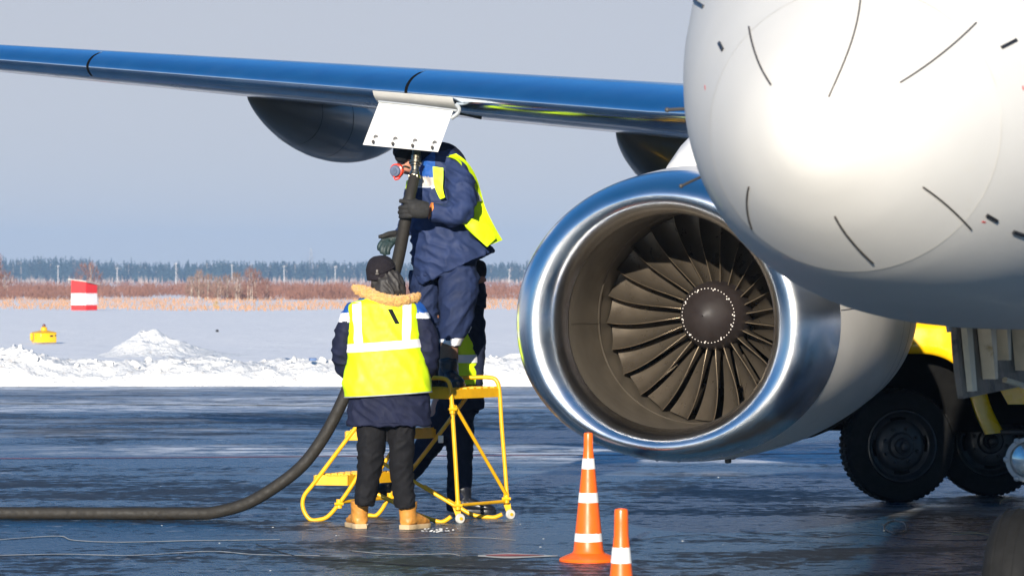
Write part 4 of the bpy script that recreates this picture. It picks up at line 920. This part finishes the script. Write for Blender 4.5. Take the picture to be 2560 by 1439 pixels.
# ------------------------------------------------------------------ traffic cones
def cone(base, label, H=.745):
    t = thing('traffic_cone', label, 'traffic cone', base, 0, 'orange traffic cones before the engine')
    k = H/.745; r = mono([.0, .10, .60, .685, .69, .745], [.165, .150, .062, .049, .036, .030])
    hs = [.085, .12, .155, .16]
    def rz(z0, z1, e=0, n=8): return [(r(z0+(z1-z0)*i/n)*k+e, (z0+(z1-z0)*i/n)*k) for i in range(n+1)]
    mb = MB(); mb.revolve([(.088, .745)], base, n=4) if False else None
    mb.revolve([(.001, .001), (.168, .001), (.17, .012), (.165, .022), (.13, .038), (.095, .052), (.087, .066)]+[(.087-(.087-.030)*((z-.066)/(.63-.066)), z) for z in (.15, .25, .35, .45, .55, .63)]+[(.0285, .64), (.0275, .69), (.0265, .735), (.024, .742), (.018, .743), (.017, .70)], Vector((0, 0, 0)), n=40)
    for v in mb.v: v *= k
    obj('body', mb, m_orange, t, local=True, angle=35)
    def rad(z): return .087-(.087-.030)*((z-.066)/(.63-.066))
    for z0, z1 in ((.118, .165), (.342, .398), (.535, .595)):
        mb = MB(); n = 40
        mb.rings([[Vector((math.cos(q*2*math.pi/n)*(rad(z)+o), math.sin(q*2*math.pi/n)*(rad(z)+o), z+(.004*mn.noise(Vector((q*.55, z1*30, 2))) if top else 0)))*k for q in range(n)] for z, o, top in ((z0, .0003, 0), (z0, .0014, 0), (z1, .0014, 1), (z1, .0003, 1))], cap=False); obj('reflective_sleeve', mb, m_conew, t, local=True)
    return t
cone(G(1471, 1403), 'orange and white traffic cone standing whole beneath the engine inlet')
cone(G(1553, 1754)+Vector((0, -.0, 0)), 'orange and white traffic cone nearest the camera, cut off by the frame bottom')

# ------------------------------------------------------------------ truck
TB = G(2255, 1257)
tk = thing('truck', 'yellow fuel truck with black wheels parked behind the jet engine', 'truck', TB)
D_T = TB.y
def tp(px, py, d=0): return P(px, py, D_T+d)
mb = MB(); k = D_T/F; X0 = TB.x     # cab and bonnet with a wheel arch
def prism(pts, d0, d1, mi=0):
    n = len(pts); vs = [tp(x, y, d0) for x, y in pts]+[tp(x, y, d1) for x, y in pts]
    mb.add(vs, [tuple(range(n)), tuple(reversed(range(n, 2*n)))]+[(i, n+i, n+(i+1) % n, (i+1) % n) for i in range(n)], mi)
arch = [(2255+175*math.cos(a), 1090-205*math.sin(a)) for a in [math.pi-.12-(math.pi-.5)*i/16 for i in range(17)]]
rs = []
for e, d in ((6, .012), (0, 0.0), (-2, -.03), (0, -.06)): pass
fend = MB()
def fp(i, ring): pass
outer = [(2045, 1060), (2052, 930), (2095, 860), (2160, 815), (2300, 790), (2400, 800), (2440, 860), (2462, 960), (2480, 1020), (2510, 1080)]
inner = [(2078, 1065), (2085, 985), (2112, 925), (2160, 890), (2285, 884), (2345, 890), (2390, 915), (2415, 965), (2440, 1040), (2462, 1086)]
oc, ic = crom(outer, 6), crom(inner, 6)
rs = []
for (ox, oy), (ix, iy) in zip(oc, ic):
    ring = []
    for t, d in ((0, .75), (0, .06), (.12, .015), (.35, -.01), (.75, -.02), (.93, -.018), (1, .0), (1, .10), (.97, .28)):
        ring.append(tp(ox+(ix-ox)*t, oy+(iy-oy)*t, d))
    rs.append(ring)
fend.rings(rs); obj('fender', fend, m_truck, tk, angle=50)
mb = MB(); prism([(2060, 868), (2060, 770), (2440, 750), (2490, 520), (2790, 520), (2830, 740), (2830, 1010), (2520, 1010), (2440, 868)], .04, 1.7)
cab = obj('cab', mb, m_truck, tk, smooth=False)
mb = MB(); prism([(2515, 730), (2540, 560), (2770, 560), (2790, 730)], .025, .045); obj('side_window', mb, M('truck_glass', (.02, .025, .03), .06, 0, .1, 5, coat=1), cab)
mb = MB(); prism([(2865, 990), (2865, 640), (3900, 640), (3900, 990)], .1, 2.0); obj('tank', mb, m_truck, tk, smooth=False)
mb = MB(); prism([(2050, 1060), (2050, 985), (3900, 985), (3900, 1060)], .35, .45); prism([(2050, 1060), (2050, 985), (3900, 985), (3900, 1060)], 1.3, 1.4); prism([(2000, 1080), (2000, 1000), (2040, 1000), (2040, 1080)], .0, 1.8)
obj('chassis', mb, m_black, tk, smooth=False)
mb = MB(); mb.box(tp(2620, 1078, .15), (.85, .28, .035), bev=.01); obj('running_board', mb, m_dark, tk)
mb = MB(); prism([(2060, 1075), (2060, 900), (2150, 850), (2300, 835), (2400, 850), (2450, 960), (2500, 1080)], .28, .34); obj('wheel_well', mb, m_black, tk, smooth=False)
def truck_wheel(c, ax, r=.414, wd=.26):
    mb = MB(); ax = Vector(ax).normalized()
    mb.revolve([(.25, wd), (.33, wd), (.392, wd*.92), (r-.006, wd*.80), (r-.006, wd*.20), (.392, wd*.08), (.335, .0), (.27, .0), (.25, .02)], c, ax, 60)
    a = ax.orthogonal().normalized(); b = ax.cross(a)
    for q in range(56):              # tread lugs
        an = q*2*math.pi/56; o = a*math.cos(an)+b*math.sin(an); t_ = ax.cross(o)
        for s0, s1, h in ((.05, .12, r+.003), (.14, .21, r+.003)):
            vs = [c+ax*s+o*(h-.03 if i == 0 else h)+t_*e for i in (0, 1) for s in (s0, s1) for e in (-.013, .013)]
            mb.add(vs, [(4, 5, 7, 6), (0, 1, 5, 4), (2, 6, 7, 3), (0, 4, 6, 2), (1, 3, 7, 5)])
    wo = obj('wheel', mb, m_tyre, tk, angle=35)
    mb = MB(); mb.revolve([(.25, .02), (.262, .0), (.25, -.004), (.238, .012), (.222, .05), (.19, .065), (.175, .045), (.15, .03), (.10, .03), (.085, .005), (.06, -.0), (.055, -.03), (.035, -.045), (.03, -.075), (.012, -.085), (.001, -.085)], c, ax, 40)
    for q in range(8):
        an = q*math.pi/4+.3; mb.revolve([(.014, .03), (.014, .012), (.006, .006), (.0005, .006)], c+(a*math.cos(an)+b*math.sin(an))*.127, ax, 6)
    ri = obj('rim', mb, m_rim, wo, angle=35)
    for q in range(4):
        an = q*math.pi/2+.7; pts = []; mb = MB()
        for i in range(7): aa = an+(i-3)*.10; pts.append(c+ax*.055+(a*math.cos(aa)+b*math.sin(aa))*.215)
        for i in range(7): aa = an+(3-i)*.10; pts.append(c+ax*.0575+(a*math.cos(aa)+b*math.sin(aa))*.188)
        mb.add(pts, [tuple(range(14))]); obj('rim_slot', mb, m_black, wo, smooth=False)
    return wo
wc = Vector((TB.x, TB.y-.02, .417)); AXW = (-.2, 1, 0)
truck_wheel(wc, AXW); wc2 = G(2482, 1243); wc2.z = .417; truck_wheel(wc2+Vector((0, .1, 0)), (0, 1, 0))
for px in (3250,): c = tp(px, 1110, .02); c.z = .417; truck_wheel(c, (0, 1, 0)); truck_wheel(c+Vector((0, 1.5, 0)), (0, 1, 0))

# ------------------------------------------------------------------ airfield hut, light box, small things
H0 = G(178, 775)
hut = thing('airfield_hut', 'small red and white striped hut with a sloping roof beyond the snow', 'hut', H0)
k = H0.y/F; w1, w2 = 38*k, 24*k; hL, hR = 76*k, 66*k; dpt_ = 1.1
c0, c1, c2 = Vector((0, 0, 0)), Vector((w1, -.25, 0)), Vector((w1+w2, .55, 0)); c3 = c2-c1
def hz_(i): return (76*k, 70*k, 63*k, 69*k)[i]
cor = [c0, c1, c2, c0+c3]
def band(z0, z1, mat, name):
    mb = MB(); vs = [H0+c+Vector((0, 0, z0*k)) for c in cor]+[H0+c+Vector((0, 0, z1*k if z1 else hz_(i))) for i, c in enumerate(cor)]
    mb.add(vs, [(0, 1, 5, 4), (1, 2, 6, 5), (2, 3, 7, 6), (3, 0, 4, 7)]); return obj(name, mb, mat, hut, smooth=False)
band(0, 13, m_red, 'wall'); band(13, 42, m_hutw, 'wall'); band(42, None, m_red, 'wall')
mb = MB(); rv = []
for i, c in enumerate(cor):
    o = (c-(cor[0]+cor[2])/2); o.z = 0; rv.append(H0+c+o.normalized()*.18+Vector((0, 0, hz_(i)+.01)))
mb.add(rv+[v+Vector((0, 0, .05)) for v in rv], [(3, 2, 1, 0), (4, 5, 6, 7), (0, 1, 5, 4), (1, 2, 6, 5), (2, 3, 7, 6), (3, 0, 4, 7)]); obj('roof', mb, M('hut_roof', (.52, .48, .42), .7), hut, smooth=False)
BX = G(110, 856)
bx = thing('airfield_light', 'yellow metal light box with a dark red lamp standing in the snow', 'light box', BX)
k = BX.y/F
rot = Matrix.Rotation(R(38), 3, 'Z')
mb = MB(); mb.box(BX+Vector((0, 0, 13*k)), (46*k, 46*k, 26*k), rot, bev=.02); mb.box(BX+Vector((-30*k, -.1, 15*k)), (6*k, 6*k, 18*k), rot, bev=.01); obj('housing', mb, m_truck, bx)
mb = MB(); r1 = [BX+rot@Vector((sx_*25*k, sy_*25*k, 25*k)) for sx_, sy_ in ((-1, -1), (1, -1), (1, 1), (-1, 1))]; r2 = [BX+rot@Vector((sx_*6*k, sy_*6*k, 31*k)) for sx_, sy_ in ((-1, -1), (1, -1), (1, 1), (-1, 1))]
mb.rings([r1, r2]); mb.revolve([(8*k, 29*k), (8*k, 37*k), (4*k, 40*k), (.001, 40*k)], BX, n=14); obj('lid', mb, m_yel, bx, smooth=False)
mb = MB(); mb.revolve([(4*k, 39*k), (4.5*k, 42*k), (3*k, 46*k), (.001, 47*k)], BX, n=14); obj('lamp', mb, M('lamp_red', (.10, .01, .012), .25), bx)
mb = MB(); mb.box(BX+rot@Vector((8*k, -23.3*k, 17*k)), (9*k, .5*k, 4*k), rot); mb.box(BX+rot@Vector((19*k, -23.3*k, 18*k)), (4*k, .5*k, 3*k), rot); obj('worn_plate', mb, m_dark, bx)
q = G(543, 830); mb = MB(); mb.ball(q+Vector((0, 0, .04)), (.05, .05, .05), 12, 8); mb.tube([q, q+Vector((0, 0, .03))], .03, 8); tag(obj('edge_lamp', mb, m_dark, base=q), 'small dark round lamp poking out of the flat snow', 'lamp')
q = P(782, 898, 56.9); mb = MB(); mb.box(q, (.11, .10, .05), Matrix.Rotation(.3, 3, 'Z'), bev=.015); tag(obj('blue_block', mb, M('faded_blue', (.10, .16, .30), .6), base=q), 'small faded blue block lying on top of the snow bank', 'block')

# poles and mast before the forest
m_pole = M('pole_concrete', (.52, .49, .46), .7, 0, .1, 3)
DP = 1150.
def pole(): 
    mb = MB(); mb.tube([(0, 0, 0), (0, 0, 7.4)], lambda t: .15-.06*t, 8); mb.box((0, 0, 7.0), (1.2, .12, .12)); return mb
poles = [(145, 662), (293, 668), (440, 656), (580, 660), (710, 663), (838, 664), (1273, 672), (-10, 668)]
pos_txt = ['far left of the red and white hut', 'just right of the round bare bush', 'left of the birch thicket', 'above the birch thicket', 'right of the birch thicket', 'nearest the left of the capped head', 'between the ladder workers and the engine', 'at the very left edge']
p0 = None
for i, (px, py) in enumerate(poles):
    loc = Vector(((px-1280)/F*DP, DP, 0))
    if p0 is None: o = p0 = obj('utility_pole', pole(), m_pole, base=(0, 0, 0)); o.location = loc
    else: o = p0.copy(); C.objects.link(o); o.location = loc
    o.scale = (1, 1, (CH+(YH-py)/F*DP)/7.4)
    tag(o, 'pale concrete utility pole before the forest, '+pos_txt[i], 'utility pole', 'utility poles before the forest')
mb = MB(); tb = Vector(((778-1280)/F*2150, 2150, 0)); hh = CH+(700-620)/F*2150
for sx_ in (-1, 1):
    for sy_ in (-1, 1): mb.tube([(sx_*1.9, sy_*1.9, 0), (sx_*.25, sy_*.25, hh)], .16, 5)
for i in range(8):
    z0, z1 = hh*i/8, hh*(i+1)/8; a0, a1 = 1.9-1.65*i/8, 1.9-1.65*(i+1)/8
    for s in (-1, 1): mb.tube([(-a0, s*a0, z0), (a1, s*a1, z1)], .10, 4); mb.tube([(a0, s*a0, z0), (-a1, s*a1, z1)], .10, 4)
for z in (.72, .86): mb.tube([(-2.2, 0, hh*z), (2.2, 0, hh*z)], .12, 4)
o = obj('lattice_mast', mb, M('mast_steel', (.3, .3, .31), .6, .3)); o.location = tb; tag(o, 'grey steel lattice mast rising above the far forest', 'mast')

# ------------------------------------------------------------------ vegetation
m_bush = M('reddish_twigs', (.18, .085, .06), .9, 0, .35, .12)
m_birch = M('birch_twigs', (.20, .125, .09), .9, 0, .3, .3)
m_bark = M('pale_bark', (.42, .35, .28), .9, 0, .25, 1)
m_grass = M('dry_grass', (.40, .215, .11), .9, 0, .35, .3)
m_pine = M('pine_needles', (.014, .027, .026), .9, 0, .5, .05)
m_ptrunk = M('forest_trunks', (.36, .27, .22), .9, 0, .3, .05)
rnd = random.Random(11)
def twig(mb, p, d, L_, wd, mi=0):
    s = Vector((rnd.uniform(.4, 1), rnd.uniform(-.5, .5), 0)).normalized()*wd; q = p+d*L_
    mb.add([p-s, p+s, q], [(0, 1, 2)], mi)
def shrub(mb, base, H, W_, n, mi=0, lean=.45, wk=1):
    for i in range(n):
        a = rnd.uniform(0, 6.28); r = W_*math.sqrt(rnd.random()); p = base+Vector((math.cos(a)*r*.7, math.sin(a)*r*.7, rnd.random()**1.6*H*.75*(1-.3*r/W_)))
        d = Vector((math.cos(a)*r/W_*lean+rnd.uniform(-.3, .3), rnd.uniform(-.3, .3), 1)).normalized()
        twig(mb, p, d, rnd.uniform(.25, .5)*H*(1-.25*r/W_), (.006*H+.006)*wk, mi)
# thicket of low bushes: nobody could count these
mb = MB()
for i in range(1900):
    D_ = 300+rnd.random()**1.3*260; x = rnd.uniform(-1450, 1500)/F*D_; q = Vector((x, D_, 0))
    h = 1.15+.55*mn.noise(Vector((x*.06, D_*.02, 0)))+rnd.uniform(-.25, .35)+.0012*(D_-300)
    if mn.noise(Vector((x*.05+40, D_*.01, 2))) < -.3 and D_ < 400: continue
    shrub(mb, q, max(.6, h), 1.3, 40, wk=2.6)
for i in range(900):
    D_ = rnd.uniform(560, 1900); x = rnd.uniform(-1450, 1550)/F*D_; q = Vector((x, D_, 0)); shrub(mb, q, rnd.uniform(1.0, 1.9), 2.4, 14, wk=6*D_/900)
stuff(obj('thicket', mb, m_bush, base=(0, 420, 0), smooth=False), 'low reddish brown bare thicket along the far side of the field', 'thicket')
# dry grass strip
mb = MB()
for i in range(15000):
    D_ = 175+rnd.random()**1.2*150; x = rnd.uniform(-1350, 1350)/F*D_; f = mn.noise(Vector((x*.10, D_*.035, 5)))+.35*mn.noise(Vector((x*.5, D_*.1, 1)))
    if f < -.26+.7*max(0, (215-D_)/40): continue
    p = Vector((x, D_, 0)); d = Vector((rnd.uniform(-.5, .5), rnd.uniform(-.3, .3), 1)).normalized(); twig(mb, p, d, rnd.uniform(.10, .34), rnd.uniform(.015, .035))
stuff(obj('dry_grass', mb, m_grass, base=(0, 240, 0), smooth=False), 'tan dry grass standing through the snow in front of the bushes', 'grass')
# bare saplings
def sapling(px, ytop, ybase, W_px, name, label, cat, n=260, twm=None, stems=3, group=None):
    D_ = F*CH/(ybase-YH); b = Vector(((px-1280)/F*D_, D_, 0)); H = CH+(YH-ytop)/F*D_; W_ = W_px/F*D_/2
    t = thing(name, label, cat, b, 0, group); mb = MB()
    for s in range(stems):
        x0 = rnd.uniform(-.3, .3)*W_; lean = rnd.uniform(-.08, .08)*H
        mb.tube([b+Vector((x0, 0, 0)), b+Vector((x0+lean*.4, .05, H*.5)), b+Vector((x0+lean, 0, H*.95))], lambda t_: .045*(1-t_*.85)*H/3, 6, 3)
    obj('trunk', mb, m_bark, t); mb = MB()
    for i in range(n):
        a = rnd.uniform(0, 6.28); z = rnd.uniform(.12, .92); r = W_*math.sqrt(rnd.random())*(1.1-abs(z-.45)*1.35)
        p = b+Vector((math.cos(a)*r, math.sin(a)*r, z*H)); d = Vector((math.cos(a)*.4+rnd.uniform(-.25, .25), rnd.uniform(-.3, .3), 1)).normalized(); twig(mb, p, d, rnd.uniform(.08, .2)*H, .012+.0045*H)
    obj('crown', mb, twm or m_birch, t, smooth=False); return t
labs = ['leftmost thin birch of the thicket', 'thin pale birch second from the left of the thicket', 'short twiggy birch near the thicket left', 'pale stemmed birch left of the thicket middle', 'birch in the middle of the thicket', 'darker birch right of the thicket middle', 'tallest reddish birch of the thicket', 'broad reddish birch right of the tallest one', 'rightmost low birch of the thicket']
for (px, yt, yb, wd), lb in zip(((478, 690, 748, 34), (498, 674, 749, 30), (520, 684, 748, 36), (545, 690, 750, 34), (568, 686, 749, 36), (592, 680, 750, 36), (626, 668, 751, 44), (642, 676, 749, 40), (665, 694, 748, 30)), labs):
    sapling(px, yt, yb, wd, 'bare_birch', lb+' in the snow field', 'tree', 240, m_birch if px < 600 else m_bush, 3, 'bare birches beyond the dry grass')
sapling(219, 655, 738, 78, 'bare_tree', 'round reddish bare tree behind the red and white hut', 'tree', 420, m_bush, 4)
sapling(12, 676, 742, 66, 'bare_tree', 'low reddish bare tree left of the hut at the frame edge', 'tree', 320, m_bush, 4)
sapling(-8, 632, 742, 30, 'bare_tree', 'tall reddish bare tree cut by the left frame edge', 'tree', 220, m_bush, 2)
sapling(541, 752, 774, 18, 'small_bush', 'small yellowish bush in the dry grass', 'bush', 90, M('yellow_twigs', (.40, .24, .04), .9), 2)
# far forest as one mass
mb = MB()
for i in range(2600):
    D_ = rnd.uniform(2080, 2500); x = rnd.uniform(-1500, 1600)/F*D_; pxl = 1280+x/D_*F
    hm = 12.6+1.6*mn.noise(Vector((x*.012, 0, 3)))+(2.6 if pxl < 230 else 0)*.8+rnd.uniform(-1.6, 1.3)
    if rnd.random() < .05: hm += 2
    if pxl > 1000: hm -= .8
    W_ = rnd.uniform(1.3, 2.2); b = Vector((x, D_, 0)); n = 16; z0 = rnd.uniform(.12, .4)
    s = Vector((rnd.uniform(.16, .3), 0, 0)); pale = rnd.random() < .10
    mb.add([b-s, b+s, b+s*.4+Vector((0, 0, hm*.85)), b-s*.4+Vector((0, 0, hm*.85))], [(0, 1, 2, 3)], 1 if pale or rnd.random() < .2 else 0)
    for j in range(n if not pale else 12):
        z = z0+(1-z0)*j/n+rnd.uniform(-.03, .03); r = W_*(1.12-z)*1.5*(.5+.5*rnd.random()); a = rnd.uniform(0, 6.28)
        c = b+Vector((math.cos(a)*r*.6, math.sin(a)*r*.6, z*hm)); e = rnd.uniform(.7, 1.4)*(1.2-z)*1.6
        vs = [c+Vector((e*math.cos(q*1.2566+a)*rnd.uniform(.6, 1.1), rnd.uniform(-.6, .6), e*.75*math.sin(q*1.2566+a)*rnd.uniform(.6, 1.1))) for q in range(5)]
        mb.add(vs, [(0, 1, 2, 3, 4)], 0)
for i in range(1500):                # pale undergrowth at its foot
    D_ = rnd.uniform(1500, 2070); x = rnd.uniform(-1450, 1600)/F*D_; p = Vector((x, D_, 0)); twig(mb, p, Vector((rnd.uniform(-.1, .1), 0, 1)), rnd.uniform(1.5, 4.2), .3, 1)
stuff(obj('forest', mb, [m_pine, m_ptrunk], base=(0, 2200, 0), smooth=False), 'far blue pine forest along the horizon', 'forest')

# twigs and straw on the apron
m_straw = M('dry_straw', (.46, .36, .22), .8, 0, .2, 20)
for pts, lab in (([(2210, 1330), (2212, 1316), (2235, 1305), (2262, 1312), (2264, 1330), (2240, 1338), (2215, 1328)], 'thin dark looped wire lying on the apron before the truck wheel'), ([(2380, 1338), (2440, 1336), (2480, 1342), (2500, 1340)], 'pale bent straw lying on the apron near the nose wheel'), ([(2500, 1262), (2506, 1252), (2530, 1246)], 'small curled straw on the apron below the truck')):
    L_ = [G(*p)+Vector((0, 0, .012)) for p in pts]; b_ = L_[0].copy(); b_.z = 0
    mb = MB(); mb.tube(L_, .005, 6, 5); tag(obj('straw' if 'straw' in lab else 'wire_loop', mb, m_straw if 'straw' in lab else m_dark, base=b_), lab, 'straw' if 'straw' in lab else 'wire')
mb = MB()
for i in range(45):
    q = G(rnd.gauss(1095, 26), rnd.gauss(1326, 3)); r = rnd.uniform(.003, .008); mb.ball(q+Vector((0, 0, r*.5)), (r*1.4, r*1.2, r*.8), 7, 5)
for i in range(70):
    q = G(rnd.uniform(400, 2300), rnd.uniform(1190, 1430)); r = rnd.uniform(.002, .006); mb.ball(q+Vector((0, 0, r*.5)), (r*1.4, r*1.2, r*.8), 6, 4)
stuff(obj('ice_chips', mb, m_bank, base=G(1095, 1322)), 'small white ice chips scattered on the apron by the ladder', 'ice chips')

# ------------------------------------------------------------------ haze
hm_ = bpy.data.materials.new('haze_air'); hm_.use_nodes = True; t = hm_.node_tree; t.nodes.remove(t.nodes['Principled BSDF'])
pv = t.nodes.new('ShaderNodeVolumePrincipled'); pv.inputs['Color'].default_value = (.44, .68, 1, 1); pv.inputs['Density'].default_value = .00025; pv.inputs['Anisotropy'].default_value = 0
t.links.new(pv.outputs[0], t.nodes['Material Output'].inputs['Volume'])
mb = MB(); mb.box((0, 1295, 20), (1640, 3410, 42)); hb_ = obj('haze', mb, hm_, smooth=False); stuff(hb_)
